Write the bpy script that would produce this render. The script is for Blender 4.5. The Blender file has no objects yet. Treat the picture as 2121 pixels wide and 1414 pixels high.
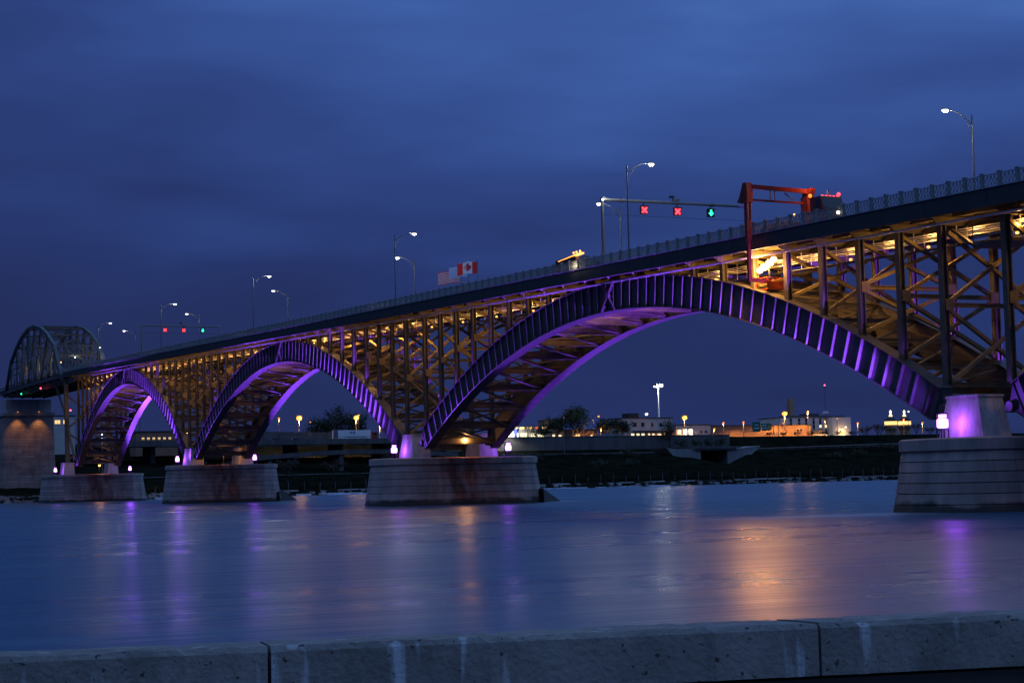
import bpy, bmesh, math, random
from mathutils import Vector, Matrix

random.seed(7)
sc = bpy.context.scene
col = sc.collection

# ------------------------------------------------------------------ camera
CAM_POS = Vector((0.0, 0.0, 3.5))          # eye on the near bank, water level is z = 0, the bridge runs along +Y at X ~ 100
YAW, PITCH, ROLL = math.radians(24.46), math.radians(4.361), math.radians(1.30)
fwd = Vector((math.sin(YAW) * math.cos(PITCH), math.cos(YAW) * math.cos(PITCH), math.sin(PITCH)))
rgt = Vector((math.cos(YAW), -math.sin(YAW), 0))
upv = rgt.cross(fwd)
cr, cu = rgt * math.cos(ROLL) - upv * math.sin(ROLL), rgt * math.sin(ROLL) + upv * math.cos(ROLL)
cam = bpy.data.cameras.new("camera")
cam.sensor_width = 36.0
cam.lens = 36.0 * 3750.0 / 2121.0
cam.clip_start, cam.clip_end = 0.5, 30000
cam_o = bpy.data.objects.new("camera", cam)
cam_o.matrix_world = Matrix(((cr.x, cu.x, -fwd.x, 0), (cr.y, cu.y, -fwd.y, 0), (cr.z, cu.z, -fwd.z, CAM_POS.z), (0, 0, 0, 1)))
col.objects.link(cam_o)
sc.camera = cam_o

# ------------------------------------------------------------------ world, sun, exposure
SUN_EL, SUN_ROT = math.radians(-3.0), math.radians(250)
w = bpy.data.worlds.new("World"); sc.world = w; w.use_nodes = True
nt = w.node_tree; nt.nodes.clear()
def nd(t, typ, **kw):
    n = t.nodes.new(typ)
    for k, v in kw.items(): setattr(n, k, v)
    return n
def ramp(t, stops, fac=None):
    r = nd(t, "ShaderNodeValToRGB")
    while len(r.color_ramp.elements) < len(stops): r.color_ramp.elements.new(0.5)
    for e, (p, c) in zip(r.color_ramp.elements, stops):
        e.position = p; e.color = (*c, 1) if len(c) == 3 else c
    if fac is not None: t.links.new(fac, r.inputs[0])
    return r
def mixc(t, fac, a, b, mode='MIX'):
    m = nd(t, "ShaderNodeMix", data_type='RGBA', blend_type=mode)
    for s, v in ((m.inputs[0], fac), (m.inputs[6], a), (m.inputs[7], b)):
        if isinstance(v, bpy.types.NodeSocket): t.links.new(v, s)
        elif isinstance(v, tuple): s.default_value = (*v, 1) if len(v) == 3 else v
        else: s.default_value = v
    return m.outputs[2]
def math_(t, op, a, b=None, c=None):
    m = nd(t, "ShaderNodeMath", operation=op)
    for s, v in zip(m.inputs, (a, b, c)):
        if v is None: continue
        if isinstance(v, bpy.types.NodeSocket): t.links.new(v, s)
        else: s.default_value = v
    return m.outputs[0]
out = nd(nt, "ShaderNodeOutputWorld"); bg = nd(nt, "ShaderNodeBackground")
tc = nd(nt, "ShaderNodeTexCoord")
sky = nd(nt, "ShaderNodeTexSky", sky_type='NISHITA', sun_disc=False, sun_elevation=SUN_EL, sun_rotation=SUN_ROT, altitude=200)
sep = nd(nt, "ShaderNodeSeparateXYZ"); nt.links.new(tc.outputs["Generated"], sep.inputs[0])
mp = nd(nt, "ShaderNodeMapping"); mp.inputs["Scale"].default_value = (1.0, 1.0, 4.2); mp.inputs["Rotation"].default_value = (0.10, -0.12, 0)
nt.links.new(tc.outputs["Generated"], mp.inputs[0])
no = nd(nt, "ShaderNodeTexNoise"); no.inputs["Scale"].default_value = 2.6; no.inputs["Detail"].default_value = 3.5; no.inputs["Roughness"].default_value = 0.42
no.inputs["Distortion"].default_value = 0.4
nt.links.new(mp.outputs[0], no.inputs["Vector"])
# overcast dusk: the cloud deck is darker low down and lets more blue through higher up
no2 = nd(nt, "ShaderNodeTexNoise"); no2.inputs["Scale"].default_value = 7.5; no2.inputs["Detail"].default_value = 3; nt.links.new(mp.outputs[0], no2.inputs["Vector"])
el = math_(nt, 'ADD', sep.outputs[2], math_(nt, 'MULTIPLY', math_(nt, 'SUBTRACT', no.outputs[0], 0.5), 0.34))
el = math_(nt, 'ADD', el, math_(nt, 'MULTIPLY', math_(nt, 'SUBTRACT', no2.outputs[0], 0.5), 0.09))
# the afterglow lies to the right (south-west): that side of the cloud deck is a little lighter
el = math_(nt, 'ADD', el, math_(nt, 'MULTIPLY', math_(nt, 'SUBTRACT', sep.outputs[0], 0.50), 0.27))
deck_col = ramp(nt, [(0.0, (0.0185, 0.030, 0.112)), (0.08, (0.0205, 0.038, 0.152)), (0.155, (0.030, 0.063, 0.238)), (0.23, (0.048, 0.112, 0.375)), (0.31, (0.085, 0.20, 0.56)), (0.40, (0.16, 0.34, 0.78)), (1.0, (0.18, 0.36, 0.80))], el)
skc = mixc(nt, 1.0, sky.outputs[0], (0.10, 0.12, 0.20), 'MULTIPLY')
nt.links.new(mixc(nt, 0.94, skc, deck_col.outputs[0]), bg.inputs[0])
bg.inputs[1].default_value = 1.0
nt.links.new(bg.outputs[0], out.inputs[0])
sun = bpy.data.lights.new("sun", 'SUN'); sun.energy = 0.02; sun.angle = math.radians(20); sun.color = (0.75, 0.85, 1.0)
sun_o = bpy.data.objects.new("sun", sun); sun_o.rotation_euler = (math.radians(55), 0, math.radians(-40)); col.objects.link(sun_o)
sc.view_settings.view_transform = 'Standard'; sc.view_settings.look = 'None'
sc.view_settings.exposure = 0.0; sc.view_settings.gamma = 1.0; sc.view_settings.use_curve_mapping = False
sc.render.engine = 'CYCLES'
sc.cycles.use_denoising = True
sc.cycles.max_bounces = 5; sc.cycles.diffuse_bounces = 2; sc.cycles.glossy_bounces = 3
sc.cycles.sample_clamp_indirect = 4.0
sc.cycles.caustics_reflective = False; sc.cycles.caustics_refractive = False

# ------------------------------------------------------------------ materials
def pbr(name, base, rough=0.7, metal=0.0, vary=0.25, scale=1.0, stain=None, stain_amt=0.5, bump=0.0, bscale=8.0, spec=0.3, stretch=(1, 1, 1)):
    m = bpy.data.materials.new(name); m.use_nodes = True
    t = m.node_tree; b = t.nodes["Principled BSDF"]
    b.inputs["Roughness"].default_value = rough; b.inputs["Metallic"].default_value = metal
    b.inputs["Specular IOR Level"].default_value = spec
    g = nd(t, "ShaderNodeNewGeometry")
    mp = nd(t, "ShaderNodeMapping"); mp.inputs["Scale"].default_value = stretch; t.links.new(g.outputs["Position"], mp.inputs[0])
    n1 = nd(t, "ShaderNodeTexNoise"); n1.inputs["Scale"].default_value = scale; n1.inputs["Detail"].default_value = 6; n1.inputs["Roughness"].default_value = 0.62
    t.links.new(mp.outputs[0], n1.inputs["Vector"])
    lo = tuple(c * (1 - vary) for c in base); hi = tuple(min(1, c * (1 + vary)) for c in base)
    c = ramp(t, [(0.3, lo), (0.7, hi)], n1.outputs[0]).outputs[0]
    if stain:
        n2 = nd(t, "ShaderNodeTexNoise"); n2.inputs["Scale"].default_value = scale * 0.45; n2.inputs["Detail"].default_value = 8; n2.inputs["Roughness"].default_value = 0.7
        t.links.new(mp.outputs[0], n2.inputs["Vector"])
        f = ramp(t, [(0.52, (0, 0, 0)), (0.68, (stain_amt,) * 3)], n2.outputs[0])
        c = mixc(t, f.outputs[0], c, stain)
    t.links.new(c, b.inputs["Base Color"])
    if bump:
        n3 = nd(t, "ShaderNodeTexNoise"); n3.inputs["Scale"].default_value = bscale; n3.inputs["Detail"].default_value = 5
        t.links.new(g.outputs["Position"], n3.inputs["Vector"])
        bp = nd(t, "ShaderNodeBump"); bp.inputs["Strength"].default_value = bump; bp.inputs["Distance"].default_value = 0.05
        t.links.new(n3.outputs[0], bp.inputs["Height"]); t.links.new(bp.outputs[0], b.inputs["Normal"])
    return m
def emit(name, color, strength):
    m = bpy.data.materials.new(name); m.use_nodes = True
    b = m.node_tree.nodes["Principled BSDF"]
    b.inputs["Base Color"].default_value = (*[c * 0.5 for c in color], 1)
    b.inputs["Emission Color"].default_value = (*color, 1); b.inputs["Emission Strength"].default_value = strength
    return m
M = {}
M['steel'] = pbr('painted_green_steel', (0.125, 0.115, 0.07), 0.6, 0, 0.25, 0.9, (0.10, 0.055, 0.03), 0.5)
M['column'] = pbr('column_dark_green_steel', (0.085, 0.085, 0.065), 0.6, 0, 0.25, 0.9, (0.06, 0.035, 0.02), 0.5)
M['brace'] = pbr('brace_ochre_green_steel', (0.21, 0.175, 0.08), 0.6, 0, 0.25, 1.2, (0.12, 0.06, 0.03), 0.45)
M['rib'] = pbr('rib_green_steel', (0.062, 0.066, 0.062), 0.55, 0, 0.2, 0.7, (0.09, 0.06, 0.05), 0.35)
M['fascia'] = pbr('fascia_steel', (0.042, 0.045, 0.045), 0.65, 0, 0.18, 0.6, (0.05, 0.045, 0.04), 0.5, stretch=(1, 1, 0.35))
M['rail'] = pbr('railing_grey_paint', (0.24, 0.25, 0.25), 0.6, 0, 0.2, 2.0)
M['pipe'] = pbr('pipe_light_paint', (0.72, 0.72, 0.69), 0.5, 0, 0.2, 2.0)
M['dark'] = pbr('dark_metal', (0.03, 0.032, 0.035), 0.5, 0.3, 0.3, 2.0)
M['truss'] = pbr('truss_blue_grey_steel', (0.075, 0.085, 0.09), 0.6, 0, 0.25, 0.8, (0.10, 0.06, 0.04), 0.5)
M['galv'] = pbr('galvanised_steel', (0.16, 0.17, 0.18), 0.45, 0.4, 0.15, 2.0)
M['asphalt'] = pbr('asphalt', (0.05, 0.05, 0.052), 0.85, 0, 0.25, 0.8)
M['paint'] = pbr('road_paint', (0.75, 0.75, 0.72), 0.7, 0, 0.1, 2.0)
M['concrete'] = pbr('concrete', (0.42, 0.40, 0.37), 0.85, 0, 0.15, 0.6, (0.2, 0.17, 0.15), 0.5, 0.2, stretch=(1, 1, 0.4))
M['whiteconc'] = pbr('pale_concrete', (0.62, 0.62, 0.60), 0.85, 0, 0.12, 0.3, (0.3, 0.29, 0.27), 0.4, stretch=(1, 1, 0.4))
M['dimconc'] = pbr('soot_dark_concrete', (0.13, 0.125, 0.12), 0.9, 0, 0.25, 0.3, (0.07, 0.065, 0.06), 0.5, stretch=(1, 1, 0.3), spec=0.08)  # concrete in a darker tone
M['pedconc'] = pbr('pedestal_concrete', (0.46, 0.43, 0.40), 0.85, 0, 0.3, 0.9, (0.16, 0.13, 0.11), 0.75, 0.5, 5, stretch=(1, 1, 0.3))
M['culvert'] = pbr('culvert_concrete', (0.23, 0.23, 0.225), 0.9, 0, 0.2, 0.3, (0.16, 0.15, 0.14), 0.6, stretch=(1, 1, 0.4))
M['scrub'] = pbr('dark_scrub', (0.016, 0.015, 0.010), 0.95, 0, 0.5, 0.4, spec=0.0)
M['grass'] = pbr('dark_grass', (0.009, 0.011, 0.007), 0.95, 0, 0.6, 0.15, (0.016, 0.013, 0.010), 0.8, 0.6, 1.2, spec=0.0)
M['rock'] = pbr('bank_rock', (0.30, 0.28, 0.27), 0.9, 0, 0.4, 0.7, None, 0, 0.5, 3)
M['ice'] = pbr('ice', (0.75, 0.8, 0.86), 0.6, 0, 0.15, 0.5)
M['bark'] = pbr('bark', (0.07, 0.055, 0.04), 0.9, 0, 0.3, 2)
M['leaf'] = pbr('foliage_spring_green', (0.075, 0.085, 0.032), 0.8, 0, 0.5, 0.5)
M['leaf2'] = pbr('foliage_dark', (0.045, 0.055, 0.028), 0.8, 0, 0.5, 0.5)
M['bush'] = pbr('bare_brush', (0.085, 0.06, 0.042), 0.9, 0, 0.4, 0.5)
M['cream'] = pbr('cream_wall', (0.55, 0.51, 0.46), 0.85, 0, 0.1, 0.3, (0.35, 0.32, 0.28), 0.4)
M['white'] = pbr('white_panel', (0.72, 0.68, 0.62), 0.8, 0, 0.08, 0.2)
M['brick'] = pbr('brown_brick', (0.30, 0.17, 0.11), 0.9, 0, 0.2, 0.5, (0.2, 0.11, 0.08), 0.5)
M['tan'] = pbr('tan_brick', (0.42, 0.27, 0.16), 0.9, 0, 0.15, 0.5)
M['roof'] = pbr('dark_roof', (0.06, 0.055, 0.055), 0.9, 0, 0.2, 0.5)
M['glass'] = pbr('dark_window', (0.02, 0.022, 0.028), 0.15, 0, 0.1, 1, spec=0.6)
M['signgreen'] = pbr('sign_green', (0.01, 0.16, 0.10), 0.5, 0, 0.05, 1)
M['signyellow'] = pbr('sign_yellow', (0.75, 0.42, 0.02), 0.5, 0, 0.05, 1)
M['white_paint'] = pbr('white_paint', (0.78, 0.78, 0.76), 0.6, 0, 0.06, 1)
M['red_paint'] = pbr('red_orange_paint', (0.21, 0.034, 0.011), 0.5, 0, 0.25, 1.5, (0.10, 0.025, 0.015), 0.6)
M['darkred'] = pbr('dark_red_cab', (0.16, 0.03, 0.02), 0.35, 0, 0.1, 1.5)
M['flagred'] = pbr('flag_red', (0.72, 0.03, 0.03), 0.8, 0, 0.05, 1)
M['flagwhite'] = pbr('flag_white', (0.78, 0.78, 0.80), 0.8, 0, 0.05, 1)
M['flagblue'] = pbr('flag_blue', (0.07, 0.10, 0.36), 0.8, 0, 0.05, 1)
M['flagpale'] = pbr('flag_pale_blue', (0.42, 0.52, 0.75), 0.8, 0, 0.05, 1)
M['black'] = pbr('black_rubber', (0.015, 0.015, 0.016), 0.7, 0, 0.2, 2)
M['L_white'] = emit('lamp_white', (1.0, 0.96, 0.86), 3.0)
M['L_sod'] = emit('lamp_sodium', (1.0, 0.32, 0.035), 3.0)
M['L_sodsmall'] = emit('lamp_sodium_small', (1.0, 0.24, 0.03), 2.2)
M['L_amber'] = emit('lamp_amber', (1.0, 0.42, 0.09), 3.0)
M['L_purple'] = emit('lamp_violet', (0.66, 0.26, 1.0), 5)
M['L_barorange'] = emit('amber_bar', (1.0, 0.30, 0.06), 4)
M['L_red'] = emit('signal_red', (1.0, 0.04, 0.06), 14)
M['L_redcore'] = emit('signal_red_core', (1.0, 0.05, 0.07), 3.5)
M['L_green'] = emit('signal_green', (0.02, 1.0, 0.32), 5)
M['L_win'] = emit('lit_window', (1.0, 0.86, 0.50), 1.7)
M['L_winwarm'] = emit('lit_window_warm', (1.0, 0.62, 0.22), 1.2)
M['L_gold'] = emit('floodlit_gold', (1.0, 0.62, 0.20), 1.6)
M['L_work'] = emit('work_light', (1.0, 0.50, 0.12), 16)
M['L_head'] = emit('headlight', (1.0, 0.84, 0.55), 4)
M['L_shop'] = emit('shop_light', (0.95, 0.97, 0.92), 6)
M['L_shopsign'] = emit('shop_sign_yellow', (1.0, 0.75, 0.30), 1.4)
M['L_shopred'] = emit('shop_sign_red', (0.95, 0.12, 0.10), 1.3)

def stone_mat():
    m = pbr('pier_stone', (0.37, 0.30, 0.265), 0.85, 0, 0.22, 0.7, (0.20, 0.165, 0.15), 0.65, 0.35, 4.0, stretch=(1, 1, 0.35))
    t = m.node_tree; b = t.nodes["Principled BSDF"]
    old = b.inputs["Base Color"].links[0].from_socket
    g = nd(t, "ShaderNodeNewGeometry"); s = nd(t, "ShaderNodeSeparateXYZ"); t.links.new(g.outputs["Position"], s.inputs[0])
    # rust washed down from the steel bearings and braces onto the middle of each pier
    d = math_(t, 'ABSOLUTE', math_(t, 'SUBTRACT', s.outputs[0], 105.0))
    mp = nd(t, "ShaderNodeMapping"); mp.inputs["Scale"].default_value = (1, 1, 0.28); t.links.new(g.outputs["Position"], mp.inputs[0])
    n = nd(t, "ShaderNodeTexNoise"); n.inputs["Scale"].default_value = 0.55; n.inputs["Detail"].default_value = 7; n.inputs["Roughness"].default_value = 0.6
    t.links.new(mp.outputs[0], n.inputs["Vector"])
    band = math_(t, 'SUBTRACT', 1.0, math_(t, 'DIVIDE', d, 11.0))
    near = math_(t, 'LESS_THAN', s.outputs[1], 600.0)
    f = ramp(t, [(0.05, (0, 0, 0)), (0.75, (0.9,) * 3)], math_(t, 'MULTIPLY', near, math_(t, 'MULTIPLY', math_(t, 'MAXIMUM', band, 0.0), math_(t, 'MULTIPLY', math_(t, 'SUBTRACT', n.outputs[0], 0.22), 2.4))))
    n2 = nd(t, "ShaderNodeTexNoise"); n2.inputs["Scale"].default_value = 0.5; n2.inputs["Detail"].default_value = 5
    t.links.new(g.outputs["Position"], n2.inputs["Vector"])
    rust = ramp(t, [(0.30, (0.07, 0.022, 0.014)), (0.70, (0.28, 0.085, 0.045))], n2.outputs[0])
    c = mixc(t, f.outputs[0], old, rust.outputs[0])
    oi = nd(t, "ShaderNodeObjectInfo")          # every block a slightly different tone
    tone = ramp(t, [(0.0, (0.78, 0.77, 0.76)), (1.0, (1.12, 1.10, 1.08))], oi.outputs["Random"])
    c = mixc(t, 1.0, c, tone.outputs[0], 'MULTIPLY')
    wl_ = math_(t, 'ADD', s.outputs[2], math_(t, 'MULTIPLY', n2.outputs[0], -1.6))    # wet, weedy tide band at the foot
    tf = ramp(t, [(0.0, (0.88,) * 3), (0.12, (0, 0, 0))], math_(t, 'ADD', math_(t, 'MULTIPLY', math_(t, 'ADD', wl_, 0.35), 0.25), 0.0))
    t.links.new(mixc(t, tf.outputs[0], c, (0.022, 0.021, 0.016)), b.inputs["Base Color"])
    return m
M['stone'] = stone_mat()
M['joint'] = pbr('dark_mortar', (0.045, 0.042, 0.04), 0.95, 0, 0.3, 1)

# ------------------------------------------------------------------ mesh and object helpers
WM = {}
def link(o, mw, parent=None):
    o.matrix_basis = mw
    if parent is not None:
        o.parent = parent; o.matrix_parent_inverse = WM[parent.name].inverted()
    col.objects.link(o); WM[o.name] = mw.copy()
    return o
def new_mesh(name, verts, faces, mat, smooth=False):
    me = bpy.data.meshes.new(name); me.from_pydata([tuple(v) for v in verts], [], faces); me.update()
    if mat: me.materials.append(M[mat])
    if smooth: me.polygons.foreach_set('use_smooth', [True] * len(me.polygons))
    return me
def tag(o, label=None, cat=None, group=None, kind=None):
    if label: o['label'] = label
    if cat: o['category'] = cat
    if group: o['group'] = group
    if kind: o['kind'] = kind
    return o
def thing(name, loc, label, cat, group=None):
    o = bpy.data.objects.new(name, None); o.empty_display_size = 0.5
    link(o, Matrix.Translation(Vector(loc)))
    return tag(o, label, cat, group)
class MB:
    """collects boxes, beams and tubes in world space, builds ONE mesh object"""
    def __init__(s): s.v = []; s.f = []
    def add(s, vs, fs):
        k = len(s.v); s.v += [tuple(v) for v in vs]; s.f += [tuple(i + k for i in f) for f in fs]; return s
    def box(s, x0, x1, y0, y1, z0, z1):
        return s.add([(x0, y0, z0), (x1, y0, z0), (x1, y1, z0), (x0, y1, z0), (x0, y0, z1), (x1, y0, z1), (x1, y1, z1), (x0, y1, z1)],
                     [(0, 3, 2, 1), (4, 5, 6, 7), (0, 1, 5, 4), (1, 2, 6, 5), (2, 3, 7, 6), (3, 0, 4, 7)])
    def hexa(s, p):  # 8 points, bottom ring then top ring
        return s.add(p, [(0, 3, 2, 1), (4, 5, 6, 7), (0, 1, 5, 4), (1, 2, 6, 5), (2, 3, 7, 6), (3, 0, 4, 7)])
    def beam(s, p, q, wx, wz, up=(0, 0, 1)):
        p, q = Vector(p), Vector(q); d = (q - p).normalized(); u = Vector(up)
        x = d.cross(u)
        if x.length < 1e-4: x = d.cross(Vector((1, 0, 0)))
        x.normalize(); z = x.cross(d)
        vs = []
        for c in (p, q):
            for a, b in ((-1, -1), (1, -1), (1, 1), (-1, 1)): vs.append(c + x * (a * wx / 2) + z * (b * wz / 2))
        return s.add(vs, [(0, 1, 2, 3), (7, 6, 5, 4), (0, 4, 5, 1), (1, 5, 6, 2), (2, 6, 7, 3), (3, 7, 4, 0)])
    def tube(s, pts, rad, n=8, cap=True):
        pts = [Vector(p) for p in pts]; R = rad if isinstance(rad, (list, tuple)) else [rad] * len(pts); k = len(s.v)
        for i, p in enumerate(pts):
            d = (pts[min(i + 1, len(pts) - 1)] - pts[max(i - 1, 0)]).normalized()
            x = d.cross(Vector((0, 0, 1)))
            if x.length < 1e-3: x = d.cross(Vector((0, 1, 0)))
            x.normalize(); z = x.cross(d)
            for j in range(n):
                a = 2 * math.pi * j / n
                s.v.append(tuple(p + x * (math.cos(a) * R[i]) + z * (math.sin(a) * R[i])))
        for i in range(len(pts) - 1):
            for j in range(n):
                a, b = k + i * n + j, k + i * n + (j + 1) % n
                s.f.append((a, b, b + n, a + n))
        if cap:
            s.f.append(tuple(k + j for j in range(n))[::-1]); s.f.append(tuple(k + (len(pts) - 1) * n + j for j in range(n)))
        return s
    def strip(s, secs):
        """loft equal closed sections"""
        k = len(s.v); n = len(secs[0])
        for sec in secs: s.v += [tuple(v) for v in sec]
        for i in range(len(secs) - 1):
            for j in range(n):
                a, b = k + i * n + j, k + i * n + (j + 1) % n
                s.f.append((a, a + n, b + n, b))
        s.f.append(tuple(range(k, k + n))); s.f.append(tuple(range(k + (len(secs) - 1) * n, k + len(secs) * n))[::-1])
        return s
    def ball(s, c, r, sz=1.0, n=10):
        rings = n // 2; k = len(s.v); c = Vector(c)
        for i in range(rings + 1):
            th = math.pi * i / rings
            for j in range(n):
                ph = 2 * math.pi * j / n
                s.v.append((c.x + r * math.sin(th) * math.cos(ph), c.y + r * math.sin(th) * math.sin(ph), c.z + r * sz * math.cos(th)))
        for i in range(rings):
            for j in range(n):
                a, b = k + i * n + j, k + i * n + (j + 1) % n
                s.f.append((a, a + n, b + n, b))
        return s
    def build(s, name, mat, parent=None, smooth=False, fixn=True):
        me = new_mesh(name, s.v, s.f, mat, smooth)
        if fixn:
            b = bmesh.new(); b.from_mesh(me); bmesh.ops.recalc_face_normals(b, faces=b.faces); b.to_mesh(me); b.free()
            if smooth: me.polygons.foreach_set('use_smooth', [True] * len(me.polygons))
        o = bpy.data.objects.new(name, me)
        return link(o, Matrix.Identity(4), parent)
def unit_prism(name, prof, mat):
    n = len(prof); vs = [(x, 0, z) for x, z in prof] + [(x, 1, z) for x, z in prof]
    fs = [tuple(range(n)), tuple(range(n, 2 * n))[::-1]] + [(i, i + n, (i + 1) % n + n, (i + 1) % n) for i in range(n)]
    me = new_mesh(name, vs, fs, mat)
    b = bmesh.new(); b.from_mesh(me); bmesh.ops.recalc_face_normals(b, faces=b.faces); b.to_mesh(me); b.free()
    return me
BOXP = [(-.5, -.5), (.5, -.5), (.5, .5), (-.5, .5)]
def hprof(t=0.16, web=0.12):
    a = 0.5 - t; h = web / 2
    return [(-.5, -.5), (.5, -.5), (.5, -a), (h, -a), (h, a), (.5, a), (.5, .5), (-.5, .5), (-.5, a), (-h, a), (-h, -a), (-.5, -a)]
UM = {}
def unit(kind, mat):
    k = (kind, mat)
    if k not in UM:
        if kind == 'box': UM[k] = unit_prism('box_bar', BOXP, mat)
        elif kind == 'H': UM[k] = unit_prism('h_section', hprof(), mat)
        elif kind == 'U': UM[k] = unit_prism('channel', [(-.5, -.5), (.5, -.5), (.5, .5), (.36, .5), (.36, -.3), (-.36, -.3), (-.36, .5), (-.5, .5)], mat)
        elif kind == 'laced':   # two channels tied by battens
            b = MB()
            for s_ in (-1, 1): b.box(s_ * .5 - .09 * (s_ > 0), s_ * .5 + .09 * (s_ < 0), 0, 1, -.5, .5)
            for i in range(11):
                y = 0.02 + i * 0.094
                for z in (-.5, .42): b.box(-.41, .41, y, y + 0.04, z, z + .08)
            me = new_mesh('laced_bar', b.v, b.f, mat)
            UM[k] = me
    return UM[k]
def bar(name, p, q, wx, wz, mat, parent, kind='box', up=(0, 0, 1)):
    p, q = Vector(p), Vector(q); d = q - p; L = d.length; d = d / L
    x = d.cross(Vector(up))
    if x.length < 1e-4: x = d.cross(Vector((1, 0, 0)))
    x.normalize(); z = x.cross(d)
    mw = Matrix(((x.x * wx, d.x * L, z.x * wz, p.x), (x.y * wx, d.y * L, z.y * wz, p.y), (x.z * wx, d.z * L, z.z * wz, p.z), (0, 0, 0, 1)))
    return link(bpy.data.objects.new(name, unit(kind, mat)), mw, parent)
def inst(name, me, mw, parent=None):
    return link(bpy.data.objects.new(name, me), mw, parent)
def light(name, typ, loc, power, color, parent=None, radius=0.15, target=None, cone=None, blend=0.5):
    l = bpy.data.lights.new(name, typ); l.energy = power; l.color = color
    l.shadow_soft_size = radius
    if typ == 'SPOT': l.spot_size = math.radians(cone); l.spot_blend = blend
    o = bpy.data.objects.new(name, l); mw = Matrix.Translation(Vector(loc))
    if target is not None:
        mw = mw @ (Vector(target) - Vector(loc)).to_track_quat('-Z', 'Y').to_matrix().to_4x4()
    return link(o, mw, parent)
ORD = ['first', 'second', 'third', 'fourth', 'fifth', 'sixth', 'seventh', 'eighth', 'ninth', 'tenth', 'eleventh', 'twelfth', 'thirteenth', 'fourteenth',
       'fifteenth', 'sixteenth', 'seventeenth', 'eighteenth', 'nineteenth', 'twentieth', 'twenty-first', 'twenty-second', 'twenty-third', 'twenty-fourth',
       'twenty-fifth', 'twenty-sixth', 'twenty-seventh', 'twenty-eighth', 'twenty-ninth', 'thirtieth', 'thirty-first', 'thirty-second', 'thirty-third',
       'thirty-fourth', 'thirty-fifth', 'thirty-sixth', 'thirty-seventh', 'thirty-eighth', 'thirty-ninth', 'fortieth']
SOD = (1.0, 0.46, 0.11); VIO = (0.24, 0.055, 1.0); WHT = (1.0, 0.95, 0.84)

# ------------------------------------------------------------------ bridge profile
def zr(Y):                       # top of the near railing
    if Y <= 500: return 28.0 + 0.0259 * (Y - 115)
    t = min(Y - 500, 100.0)
    return 37.97 + 0.0259 * t - 0.0259 * t * t / 200
def zd(Y): return zr(Y) - 1.25   # kerb level
def zf(Y): return zr(Y) - 2.75   # fascia bottom
XF, XN, XR, XE = 98.4, 100.2, 110.9, 116.6     # near fascia, near rib, far rib, far edge of the footway

# ------------------------------------------------------------------ water
def water():
    m = bpy.data.materials.new('river_water'); m.use_nodes = True
    t = m.node_tree; b = t.nodes["Principled BSDF"]
    b.inputs["Base Color"].default_value = (0.012, 0.052, 0.145, 1); b.inputs["IOR"].default_value = 1.25; b.inputs["Specular IOR Level"].default_value = 0.42
    g = nd(t, "ShaderNodeNewGeometry")
    def noise(rot, sc3, scale, det, rgh=0.55):
        mp = nd(t, "ShaderNodeMapping"); mp.inputs["Rotation"].default_value = (0, 0, rot); mp.inputs["Scale"].default_value = sc3
        t.links.new(g.outputs["Position"], mp.inputs[0])
        n = nd(t, "ShaderNodeTexNoise"); n.inputs["Scale"].default_value = scale; n.inputs["Detail"].default_value = det; n.inputs["Roughness"].default_value = rgh
        t.links.new(mp.outputs[0], n.inputs["Vector"]); return n.outputs[0]
    a = noise(0.40, (0.055, 0.55, 1), 1.0, 3)          # long low swells lying across the view
    c = noise(0.42, (0.14, 2.4, 1), 1.0, 4)            # finer ripples
    e = noise(0.40, (0.012, 0.10, 1), 1.0, 2)          # slicks
    hgt = math_(t, 'ADD', math_(t, 'MULTIPLY', a, 1.0), math_(t, 'MULTIPLY', c, 0.22))
    bp = nd(t, "ShaderNodeBump"); bp.inputs["Strength"].default_value = 0.7; bp.inputs["Distance"].default_value = 0.35
    t.links.new(hgt, bp.inputs["Height"]); t.links.new(bp.outputs[0], b.inputs["Normal"])
    fo = noise(0.42, (0.010, 0.16, 1), 1.0, 5, 0.7)    # milky current lines
    ff = ramp(t, [(0.50, (0, 0, 0)), (0.72, (0.5,) * 3)], fo)
    t.links.new(mixc(t, ff.outputs[0], (0.004, 0.056, 0.122), (0.045, 0.125, 0.19)), b.inputs["Base Color"])
    # foam where the current parts and closes round the piers
    sp_ = nd(t, "ShaderNodeSeparateXYZ"); t.links.new(g.outputs["Position"], sp_.inputs[0]); acc = None
    for yp in (124.0, 254.5, 388.5, 523.0):
        my = math_(t, 'MAXIMUM', math_(t, 'SUBTRACT', 1.0, math_(t, 'DIVIDE', math_(t, 'ABSOLUTE', math_(t, 'SUBTRACT', sp_.outputs[1], yp)), 8.5)), 0.0)
        acc = my if acc is None else math_(t, 'ADD', acc, my)
    mx = math_(t, 'ADD', math_(t, 'MAXIMUM', math_(t, 'SUBTRACT', 1.0, math_(t, 'DIVIDE', math_(t, 'ABSOLUTE', math_(t, 'SUBTRACT', sp_.outputs[0], 122.0)), 9.0)), 0.0),
               math_(t, 'MAXIMUM', math_(t, 'SUBTRACT', 1.0, math_(t, 'DIVIDE', math_(t, 'ABSOLUTE', math_(t, 'SUBTRACT', sp_.outputs[0], 86.0)), 22.0)), 0.0))
    fn = noise(0.05, (0.10, 0.7, 1), 1.0, 5, 0.65)
    fm = ramp(t, [(0.10, (0, 0, 0)), (0.42, (0.85,) * 3)], math_(t, 'MULTIPLY', math_(t, 'MULTIPLY', acc, mx), fn))
    t.links.new(mixc(t, fm.outputs[0], b.inputs["Base Color"].links[0].from_socket, (0.26, 0.33, 0.42)), b.inputs["Base Color"])
    r = ramp(t, [(0.35, (0.25,) * 3), (0.65, (0.36,) * 3)], e)
    t.links.new(r.outputs[0], b.inputs["Roughness"])
    return m
M['water'] = water()
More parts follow.
